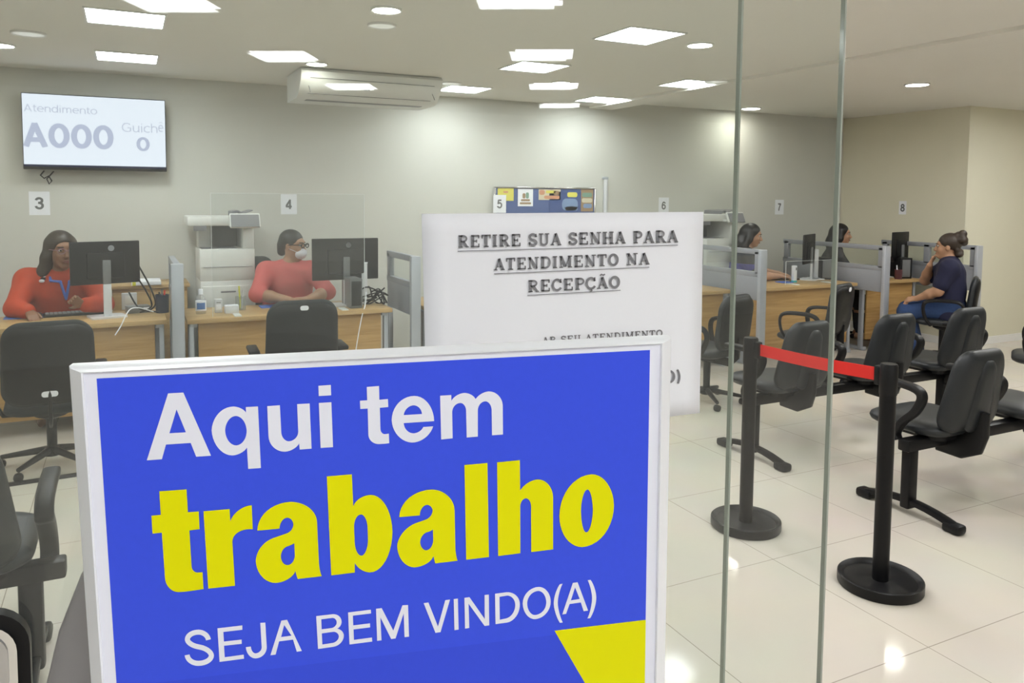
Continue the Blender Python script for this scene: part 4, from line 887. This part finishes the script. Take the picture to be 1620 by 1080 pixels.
# ================================================================== people: smooth solids polygonised on a grid
class Solid:
    def __init__(s): s.P = []
    def cone(s, a, b, ra, rb, k=.03): s.P.append(('c', np.array(a, float), np.array(b, float), ra, rb, k)); return s
    def chain(s, pts, rs, k=.03):
        for i in range(len(pts)-1): s.cone(pts[i], pts[i+1], rs[i], rs[i+1], k)
        return s
    def ell(s, c, r, B=None, k=.03, sub=False): s.P.append(('s' if sub else 'e', np.array(c, float), np.array(r, float), np.eye(3) if B is None else B, 0, k)); return s
    def grown(s, d, keep=lambda p: True):
        o = Solid()
        for p in s.P:
            if not keep(p): continue
            o.P.append((p[0], p[1], p[2], p[3]+d, p[4]+d, p[5]) if p[0] == 'c' else (p[0], p[1], p[2]+d, p[3], p[4], p[5]))
        return o
    def mesh(s, name, h=.008, cut=None):
        lo = np.full(3, 1e9); hi = -lo
        for p in s.P:
            if p[0] == 's': continue
            if p[0] == 'c':
                r = max(p[3], p[4]); lo = np.minimum(lo, np.minimum(p[1], p[2])-r); hi = np.maximum(hi, np.maximum(p[1], p[2])+r)
            else: lo = np.minimum(lo, p[1]-p[2].max()); hi = np.maximum(hi, p[1]+p[2].max())
        lo -= 3*h+.01; hi += 3*h+.01; n = np.ceil((hi-lo)/h).astype(int)+1
        D = np.full(n, .2, np.float32); ax = [lo[i]+h*np.arange(n[i]) for i in range(3)]
        for p in s.P:
            if p[0] == 'c': m = max(p[3], p[4])+p[5]+.05; a = np.minimum(p[1], p[2])-m; b = np.maximum(p[1], p[2])+m
            else: m = p[2].max()+p[5]+.05; a = p[1]-m; b = p[1]+m
            i0 = np.clip(np.floor((a-lo)/h).astype(int), 0, n); i1 = np.clip(np.ceil((b-lo)/h).astype(int)+1, 0, n)
            if (i1 <= i0).any(): continue
            X, Y, Z = np.meshgrid(*[ax[i][i0[i]:i1[i]] for i in range(3)], indexing='ij'); Q = np.stack([X, Y, Z], -1)
            if p[0] == 'c':
                ab = p[2]-p[1]; L2 = max(ab@ab, 1e-9); t = np.clip(((Q-p[1])@ab)/L2, 0, 1)
                d = np.linalg.norm(Q-p[1]-t[..., None]*ab, axis=-1)-(p[3]+(p[4]-p[3])*t)
            else:
                q = (Q-p[1])@p[3].T; k0 = np.linalg.norm(q/p[2], axis=-1); k1 = np.linalg.norm(q/p[2]**2, axis=-1); d = k0*(k0-1)/np.maximum(k1, 1e-6)
            sl = tuple(slice(i0[i], i1[i]) for i in range(3)); o = D[sl]; k = p[5]
            if p[0] == 's':
                d = -d; hh = np.maximum(k-np.abs(o-d), 0)/k; D[sl] = np.maximum(o, d)+hh*hh*k/4
            else:
                hh = np.maximum(k-np.abs(o-d), 0)/k; D[sl] = np.minimum(o, d)-hh*hh*k/4
        if cut is not None:
            X, Y, Z = np.meshgrid(*ax, indexing='ij'); D = np.maximum(D, cut(X, Y, Z))
        D[0] = D[-1] = .1; D[:, 0] = D[:, -1] = .1; D[:, :, 0] = D[:, :, -1] = .1
        S = D < 0; c = [(i, j, k) for i in (0, 1) for j in (0, 1) for k in (0, 1)]; m = [x-1 for x in n]
        V = lambda A, o: A[o[0]:o[0]+m[0], o[1]:o[1]+m[1], o[2]:o[2]+m[2]]
        cnt = sum(V(S, o).astype(np.int8) for o in c); act = (cnt > 0) & (cnt < 8)
        acc = np.zeros((*m, 3), np.float32); num = np.zeros(m, np.float32)
        for a in c:
            for axis in range(3):
                if a[axis]: continue
                b = list(a); b[axis] = 1
                fa, fb_ = V(D, a), V(D, b); x = (fa < 0) != (fb_ < 0); t = np.where(x, fa/np.where(x, fa-fb_, 1), 0)
                for d in range(3): acc[..., d] += np.where(x, a[d]+(t if d == axis else 0), 0)
                num += x
        idx = np.full(m, -1, np.int64); ii = np.argwhere(act); idx[act] = np.arange(len(ii))
        co = (acc[act]/num[act][:, None]+ii)*h+lo; faces = []
        for axis in range(3):
            a = [slice(1, m[i]) if i != axis else slice(0, m[i]) for i in range(3)]
            s0 = S[tuple(slice(1, m[i]) if i != axis else slice(0, m[i]) for i in range(3))]
            s1 = S[tuple(slice(1, m[i]) if i != axis else slice(1, m[i]+1) for i in range(3))]
            e = np.argwhere(s0 != s1)
            if not len(e): continue
            e = e+np.array([0 if i == axis else 1 for i in range(3)]); u, v = [i for i in range(3) if i != axis]
            du = np.zeros(3, int); du[u] = 1; dv_ = np.zeros(3, int); dv_[v] = 1
            g = lambda q: idx[q[:, 0], q[:, 1], q[:, 2]]
            F4 = np.stack([g(e-du-dv_), g(e-dv_), g(e), g(e-du)], 1); flip = S[e[:, 0], e[:, 1], e[:, 2]] ^ (axis == 1)
            F4[flip] = F4[flip][:, ::-1]; faces.append(F4[(F4 >= 0).all(1)])
        F_ = np.concatenate(faces)
        me = bpy.data.meshes.new(name); me.from_pydata(co.tolist(), [], F_.tolist()); me.update()
        bm = bmesh.new(); bm.from_mesh(me)
        bmesh.ops.smooth_vert(bm, verts=bm.verts, factor=.4, use_axis_x=True, use_axis_y=True, use_axis_z=True)
        bmesh.ops.recalc_face_normals(bm, faces=bm.faces); bm.to_mesh(me); bm.free(); me.shade_smooth(); return me
A3 = lambda v: np.array(v, float)
def unit(v): v = A3(v); return v/np.linalg.norm(v)
def frame(f, upv=(0, 0, 1)):
    f = unit(f); r = unit(np.cross(f, upv)); u = np.cross(r, f); return np.array([r, f, u])       # rows: right, forward, up
def hand(S, w, d, nrm, curl=.5, sc=1.0, thumb=1):
    d = unit(d); nrm = unit(A3(nrm)-d*(A3(nrm)@d)); s = np.cross(d, nrm)*thumb
    w = A3(w)
    for k, (o, L) in enumerate(((-.030, .8), (-.010, .95), (.010, 1.0), (.029, .92))):
        b0 = w+d*.02+s*o*.5*sc; b = w+d*.088*sc+s*o*sc; S.cone(b0, b, .014*sc, .0115*sc, .012)
        d1 = unit(d*math.cos(curl*.6)+nrm*math.sin(curl*.6)); d2 = unit(d*math.cos(curl*1.5)+nrm*math.sin(curl*1.5))
        m1 = b+d1*.040*L*sc; S.cone(b, m1, .0102*sc, .0092*sc, .006); S.cone(m1, m1+d2*.036*L*sc, .0092*sc, .0075*sc, .005)
    t0 = w+d*.025*sc+s*.022*sc; t1 = t0+d*.032*sc+s*.028*sc+nrm*.012; S.cone(t0, t1, .015*sc, .0115*sc, .012); S.cone(t1, t1+unit(d*.8+s*.25+nrm*.35)*.034*sc, .011*sc, .0085*sc, .006)
def person(label, root, J, face, skin, sc=1.0):
    label = label
    """J: world joints. Returns the empty, body solid pieces and head frame"""
    f2 = unit((face[0], face[1], 0)); t = thing('person', label, 'person', root, math.atan2(-f2[0], f2[1]))
    H = frame(face); hc = A3(J['head']); hp = lambda x, y, z: hc+np.array([x, y, z])*sc@H
    B = Solid(); pl, nk = A3(J['pelvis']), A3(J['neck']); rv = unit(A3(J['shR'])-A3(J['shL'])); wd = J.get('wide', 1.0)
    mid = pl*.55+nk*.45; ch = pl*.25+nk*.75; wst = pl*.62+nk*.38
    for s in (-1, 1):
        B.chain([pl+rv*s*.075*wd, wst+rv*s*.06*wd, ch+rv*s*.075*wd], [.118*wd, .098*wd, .108*wd], .08)
    B.chain([ch+rv*.05, nk+rv*.0], [.10*wd, .07], .06)
    for s, q in ((1, 'R'), (-1, 'L')):
        sh, el, wr = A3(J['sh'+q]), A3(J['el'+q]), A3(J['wr'+q])
        B.cone(nk+rv*s*.05-np.array([0, 0, .02]), sh, .062, .062*wd, .06); B.chain([sh, el], [.060*wd, .046*wd], .04); B.chain([el, (el*.6+wr*.4), wr], [.045*wd, .042*wd, .029], .03)
        hd, hn = J['ha'+q]; hand(B, wr, hd, hn, J.get('curl'+q, .5), 1.0, s)
        if 'kn'+q in J:
            hip, kn, an = pl+rv*s*.095+np.array([0, 0, -.02]), A3(J['kn'+q]), A3(J['an'+q])
            B.chain([hip, kn], [.098*wd, .064*wd], .05); B.chain([kn, kn*.65+an*.35, an], [.062*wd, .058*wd, .040], .03)
            ft = J.get('toe', unit((face[0], face[1], 0))); B.chain([an-np.array([0, 0, .035])-ft*.03, an+ft*.10-np.array([0, 0, .048]), an+ft*.165-np.array([0, 0, .058])], [.038, .034, .024], .02)
    # neck and head
    B.cone(nk-np.array([0, 0, .03]), hp(0, -.015, -.07), .058, .050, .04)
    Rm = H
    B.ell(hp(0, -.018, .035), A3((.076, .096, .088))*sc, Rm, .03); B.ell(hp(0, .022, -.035), A3((.062, .070, .080))*sc, Rm, .03)
    B.ell(hp(0, .060, -.098), A3((.026, .024, .020))*sc, Rm, .03); B.ell(hp(0, .070, .035), A3((.05, .02, .018))*sc, Rm, .02)
    for s in (-1, 1):
        B.ell(hp(s*.033, .068, -.025), A3((.024, .022, .022))*sc, Rm, .02); B.ell(hp(s*.077, -.008, -.008), A3((.010, .020, .031))*sc, Rm, .008)
        B.ell(hp(s*.032, .092, .012), A3((.016, .014, .010))*sc, Rm, .012, True)
    B.cone(hp(0, .086, .012), hp(0, .108, -.026), .009*sc, .013*sc, .012); B.ell(hp(0, .100, -.032), A3((.019, .011, .010))*sc, Rm, .010)
    B.ell(hp(0, .084, -.062), A3((.024, .014, .013))*sc, Rm, .012)
    INV = t_inv(t)
    def part(me, nm, m, parent=None, lab=None):
        me.transform(INV); me.name = nm; o = link(nm, me, m, parent or t)
        if lab: o['label'] = lab
        return o
    body = part(B.mesh('body', .0075), 'body', skin)
    for s in (-1, 1):
        e = part(Solid().ell(hp(s*.032, .0765, .012), A3((.0125, .0115, .0085))*sc, Rm).mesh('eye', .003), 'eye', M['eye'], body); part(Solid().ell(hp(s*.032, .0885, .012), A3((.0058, .0035, .0058))*sc, Rm).mesh('iris', .0015), 'iris', M['iris'], e) if False else None
        part(Solid().ell(hp(s*.032, .0885, .012), A3((.0060, .0040, .0062))*sc, Rm).mesh('iris', .0018), 'iris', M['iris'], body)
        part(Solid().cone(hp(s*.018, .094, .034), hp(s*.048, .080, .034), .0045*sc, .0035*sc).mesh('eyebrow', .003), 'eyebrow', M['hairk'], body)
    part(Solid().ell(hp(0, .096, -.058), A3((.021, .006, .0045))*sc, Rm, .004).ell(hp(0, .095, -.067), A3((.018, .007, .0055))*sc, Rm, .004).mesh('lips', .003), 'lips', M['lip'], body)
    return t, B, hp, H, part
def t_inv(t): return (Matrix.Translation(t.location) @ Matrix.Rotation(t.rotation_euler[2], 4, 'Z')).inverted()
def top_of(J, sleeve, wd, grow, hem=-.10):
    """blouse over torso and arms down to the share `sleeve` of the forearm (0 = elbow, <0 short)"""
    S = Solid(); pl, nk = A3(J['pelvis']), A3(J['neck']); rv = unit(A3(J['shR'])-A3(J['shL'])); ch = pl*.25+nk*.75; wst = pl*.62+nk*.38
    for s in (-1, 1): S.chain([pl+rv*s*.075*wd+np.array([0, 0, hem*.3]), wst+rv*s*.06*wd, ch+rv*s*.075*wd], [.118*wd+grow, .10*wd+grow, .108*wd+grow], .08)
    S.chain([ch+rv*.05, nk-np.array([0, 0, .012])], [.10*wd+grow, .07+grow], .06)
    for s, q in ((1, 'R'), (-1, 'L')):
        sh, el, wr = A3(J['sh'+q]), A3(J['el'+q]), A3(J['wr'+q])
        S.cone(nk+rv*s*.05-np.array([0, 0, .024]), sh, .062+grow, .062*wd+grow, .06)
        if sleeve < 0: S.cone(sh, sh*(-sleeve)+el*(1+sleeve), .060*wd+grow, .054*wd+grow+.004, .04)
        else:
            S.chain([sh, el], [.060*wd+grow, .046*wd+grow], .04)
            if sleeve > 0: S.cone(el, el*(1-sleeve)+wr*sleeve, .045*wd+grow, (.045*(1-sleeve)+.030*sleeve)*wd+grow+.003, .03)
    return S
def trousers(J, wd, grow, ank=.9):
    S = Solid(); pl, nk = A3(J['pelvis']), A3(J['neck']); rv = unit(A3(J['shR'])-A3(J['shL']))
    for s, q in ((1, 'R'), (-1, 'L')):
        hip, kn, an = pl+rv*s*.095+np.array([0, 0, -.02]), A3(J['kn'+q]), A3(J['an'+q])
        S.chain([hip, kn], [.098*wd+grow, .064*wd+grow], .05); S.chain([kn, kn*(1-ank)+an*ank], [.062*wd+grow, .046*wd+grow], .03)
        S.cone(pl+rv*s*.075, pl+rv*s*.07+np.array([0, 0, .07]), .118*wd+grow, .112*wd+grow, .06)
    return S
def legs(J, f, wd=1, knee=.42, z=.50):
    f = unit((f[0], f[1], 0)); rv = np.array([f[1], -f[0], 0]); p = A3(J['pelvis'])
    for s, q in ((1, 'R'), (-1, 'L')):
        k = p+f*knee+rv*s*.12; k[2] = z; J['kn'+q] = k; a = k+f*.02; a[2] = .085; J['an'+q] = a
    J['toe'] = f
# ---- worker at counter 3
f3 = unit((.36, -.93, -.10)); J3 = dict(pelvis=(-.47, 7.06, .55), neck=(-.47, 6.90, 1.075), head=(-.452, 6.83, 1.262), shR=(-.685, 6.90, 1.035), shL=(-.255, 6.86, 1.035), elR=(-.755, 6.74, .845), wrR=(-.655, 6.61, .835), elL=(-.175, 6.72, .85), wrL=(-.305, 6.60, .865), haR=((.35, -.9, -.28), (0, .15, -1)), haL=((-.55, -.45, .45), (.35, -.8, -.4)), curlR=.55, curlL=.9, wide=1.22)
legs(J3, (0, -1, 0), 1.1, .38)
t3, B3, hp, H, part = person('worker in orange red blouse with blue ribbon, half hidden by the monitor', (-.47, 7.06, 0), J3, f3, M['skin_d'], 1.12)
bl = part(top_of(J3, .86, 1.22, .014).mesh('blouse', .008), 'blouse', M['cloth_o']); part(trousers(J3, 1.15, .010).mesh('trousers', .010), 'trousers', M['dark'])
hr = Solid().ell(hp(0, -.026, .040), A3((.090, .108, .094))*1.12, H, .03)
for s in (-1, 1): hr.chain([hp(s*.066, -.02, .045), hp(s*.088, -.012, -.05), hp(s*.100, -.035, -.14), hp(s*.105, -.05, -.205)], [.036, .036, .036, .026], .04)
hr.chain([hp(0, -.075, .0), hp(0, -.085, -.10), hp(0, -.08, -.19)], [.07, .075, .06], .05); hr.ell(hp(0, .075, -.025), A3((.062, .085, .088))*1.12, H, .02, True)
part(hr.mesh('hair', .0075), 'hair', M['hair'])
for s in (-1, 1):
    pts = [hp(s*.062, -.035, -.155), hp(s*.075, .03, -.20)+A3((0, 0, 0)), A3((-.43, 6.748, .98))+A3((s*-.03, 0, .05)), A3((-.425, 6.735, .90))]
    part(Solid().chain(pts, [.010]*4, .006).mesh('ribbon', .005), 'ribbon', M['lany'], bl)
for k in range(5):
    a = hp(.072+.012*k, -.045+.012*k, -.155-.012*k); part(Solid().ell(a, (.020, .018, .013)).mesh('scarf', .005), 'scarf', M['paper'] if k % 2 == 0 else M['black'], bl)
gl = Solid()
def rims(hp, S, r=.0028):
    for s in (-1, 1):
        q = [hp(s*.033+.024*math.cos(a), .108, .010+.018*math.sin(a)) for a in np.linspace(0, 2*PI, 15)]; S.chain(q, [r]*15, .002)
        S.chain([hp(s*.057, .106, .016), hp(s*.082, .03, .012), hp(s*.082, -.01, .005)], [r]*3, .002)
    S.chain([hp(-.009, .112, .013), hp(.009, .112, .013)], [r]*2, .002); return S
part(rims(hp, gl).mesh('glasses', .0022), 'glasses', mat('rose_frame', (.25, .12, .16), .3))
# ---- worker at counter 4
f4 = unit((.74, -.66, -.08)); J4 = dict(pelvis=(1.24, 7.0, .55), neck=(1.245, 6.87, 1.08), head=(1.275, 6.83, 1.262), shR=(1.055, 6.87, 1.045), shL=(1.425, 6.80, 1.045), elR=(.955, 6.72, .87), wrR=(1.185, 6.54, .832), elL=(1.525, 6.66, .87), wrL=(1.335, 6.52, .838), haR=((.94, -.2, -.02), (0, 0, -1)), haL=((-.9, -.22, .06), (0, 0, -1)), curlR=.3, curlL=.3, wide=1.1)
legs(J4, (.2, -1, 0), 1.0, .36)
t4, B4, hp, H, part = person('worker in coral red top with glasses and white face mask, arms folded on the desk', (1.24, 7.0, 0), J4, f4, M['skin_m'], 1.03)
part(top_of(J4, .12, 1.1, .013).mesh('top', .008), 'top', M['cloth_c']); part(trousers(J4, 1.05, .010).mesh('trousers', .010), 'trousers', M['dark'])
hr = Solid().ell(hp(0, -.028, .042), A3((.086, .104, .092))*1.03, H, .03).chain([hp(0, -.10, -.01), hp(0, -.105, -.06)], [.05, .04], .03); hr.ell(hp(0, .085, -.030), A3((.075, .090, .090)), H, .015, True)
part(hr.mesh('hair', .007), 'hair', M['hairk'])
mk = Solid().ell(hp(0, .070, -.058), A3((.058, .052, .052)), H, .02).ell(hp(0, .100, -.040), (.022, .022, .028), H, .02); part(mk.mesh('face_mask', .006), 'face_mask', M['mask'])
part(rims(hp, Solid(), .0042).mesh('glasses', .003), 'glasses', M['black'])
for s in (-1, 1): part(Solid().chain([hp(s*.055, .07, -.045), hp(s*.078, .0, -.02)], [.003, .003], .002).mesh('mask_loop', .003), 'mask_loop', M['mask'])
# ---- workers at counters 7 and 8
def worker(label, hx, hy, f, cloth, skin, hz, sleeve, long, sc=1.02, arm=None):
    f = unit(f); g = unit((f[0], f[1], 0)); r = np.array([g[1], -g[0], 0]); h = A3((hx, hy, hz)); b = A3((hx, hy, 0))-g*.10
    nk = b+g*.03+A3((0, 0, hz-.185)); J = dict(pelvis=b-g*.06+A3((0, 0, .55)), neck=nk, head=h, wide=1.05)
    for s, q in ((1, 'R'), (-1, 'L')):
        sh = nk+r*s*.19-A3((0, 0, .04)); J['sh'+q] = sh; J['el'+q] = sh+g*.16+r*s*.05-A3((0, 0, .215)); J['wr'+q] = A3(J['el'+q])+g*.21-r*s*.07; J['wr'+q][2] = .835; J['ha'+q] = (g*.9-r*s*.25+A3((0, 0, -.12)), (0, 0, -1)); J['curl'+q] = .5
    legs(J, g, 1, .38)
    t, B, hp, H, part = person(label, tuple(b), J, f, skin, sc)
    c = part(top_of(J, sleeve, 1.05, .014).mesh('jacket', .008), 'jacket', cloth); part(trousers(J, 1.03, .010).mesh('trousers', .011), 'trousers', M['dark'])
    hr = Solid().ell(hp(0, -.026, .040), A3((.090, .106, .094))*sc, H, .03)
    for s in (-1, 1): hr.chain([hp(s*.066, -.02, .045), hp(s*.086, -.02, -.05), hp(s*.095, -.05, -.14), hp(s*.095, -.07, -long)], [.034, .034, .036, .024], .04)
    hr.chain([hp(0, -.075, .0), hp(0, -.09, -.10), hp(0, -.10, -long)], [.07, .075, .05], .05); hr.ell(hp(0, .080, -.025), A3((.068, .085, .090))*sc, H, .02, True)
    part(hr.mesh('hair', .0075), 'hair', M['hairk']); return t, part, J, c
w7, part, J7, c7_ = worker('worker with long black hair in dark and violet top, seen between the glass edges', 6.40, 6.80, (.70, -.68, -.22), M['dark'], M['skin_l'], 1.275, -.3, .17)
part(top_of(J7, -.45, 1.05, .022).mesh('violet_top', .008, lambda X, Y, Z: Z-.965), 'violet_top', M['purple'])
w8, part, J8, c8_ = worker('worker with black hair in a dark jacket, behind the desk under number 8', 7.83, 6.80, (.70, -.70, -.05), M['dark'], M['skin_l'], 1.265, .85, .22)
part(Solid().ell(A3(J8['neck'])+A3((.08, -.08, -.30)), (.10, .09, .17), None, .03).mesh('blue_shirt', .008), 'blue_shirt', mat('blue_shirt', (.05, .16, .42), .8))
# ---- client in navy, seen from the side
fc = unit((-.56, .82, -.06)); g = unit((fc[0], fc[1], 0)); r = np.array([g[1], -g[0], 0]); P0_ = A3((CLX, CLY, 0))-g*.06
JC = dict(pelvis=P0_+A3((0, 0, .60)), neck=P0_+g*.02+A3((0, 0, 1.055)), head=P0_+g*.05+A3((0, 0, 1.215)), wide=1.12)
JC['shL'] = A3(JC['neck'])-r*.20-A3((0, 0, .045)); JC['shR'] = A3(JC['neck'])+r*.20-A3((0, 0, .045))
JC['elL'] = A3(JC['shL'])+g*.09-r*.03-A3((0, 0, .235)); JC['wrL'] = A3(JC['elL'])+g*.19+r*.07-A3((0, 0, .095)); JC['haL'] = (g*.9+r*.3+A3((0, 0, -.22)), r*.6+A3((0, 0, -.8))); JC['curlL'] = .8
JC['elR'] = A3(JC['shR'])+g*.22-A3((0, 0, .17)); JC['wrR'] = A3(JC['head'])+g*.150+r*.02-A3((0, 0, .20)); JC['haR'] = (A3((0, 0, .9))-g*.25, -g+A3((0, 0, -.1))); JC['curlR'] = 1.0
legs(JC, g, 1.1, .40, .53)
for q in 'RL': JC['an'+q] = A3(JC['an'+q])-g*.15
tc_, BC, hp, H, part = person('seated client in navy shirt and jeans with dark ponytail, hand at the chin', tuple(P0_), JC, fc, M['skin_m'], 1.05)
part(top_of(JC, -.30, 1.12, .016, -.2).mesh('shirt', .008), 'shirt', M['navy']); part(trousers(JC, 1.12, .010, .92).mesh('jeans', .009), 'jeans', M['jean'])
hr = Solid().ell(hp(0, -.030, .044), A3((.088, .106, .092))*1.05, H, .03); hr.ell(hp(0, .075, -.045), A3((.068, .080, .088))*1.05, H, .02, True)
rr = random.Random(5)
for k in range(26):
    a, b, c = rr.uniform(-.045, .045), rr.uniform(-.150, -.085), rr.uniform(.04, .125); hr.ell(hp(a, b, c), [.030+.012*rr.random()]*3, None, .010)
for k in range(14): hr.ell(hp(rr.uniform(-.04, .04), rr.uniform(-.115, -.085), -.03-.06*rr.random()), [.020+.012*rr.random()]*3, None, .015)
part(hr.mesh('hair', .006), 'hair', M['hair'])
for q in 'RL': part(Solid().chain([A3(JC['an'+q])-A3((0, 0, .078))-g*.05, A3(JC['an'+q])-A3((0, 0, .078))+g*.17], [.036, .034], .01).mesh('sandal', .006, lambda X, Y, Z: np.maximum(.002-Z, Z-.022)), 'sandal', mat('sandal_brown', (.10, .06, .04), .6))

# ================================================================== light and colour
w = bpy.data.worlds.new('world'); SC.world = w; w.use_nodes = True; w.node_tree.nodes['Background'].inputs[0].default_value = (.9, .95, 1, 1); w.node_tree.nodes['Background'].inputs[1].default_value = .0
v = SC.view_settings; v.view_transform = 'Standard'; v.look = 'None'; v.gamma = 1; v.use_curve_mapping = False; v.exposure = EXP
SC.cycles.max_bounces = 10; SC.cycles.diffuse_bounces = 5; SC.cycles.glossy_bounces = 4; SC.cycles.transparent_max_bounces = 24; SC.cycles.use_denoising = True
SC.cycles.caustics_reflective = False; SC.cycles.caustics_refractive = False
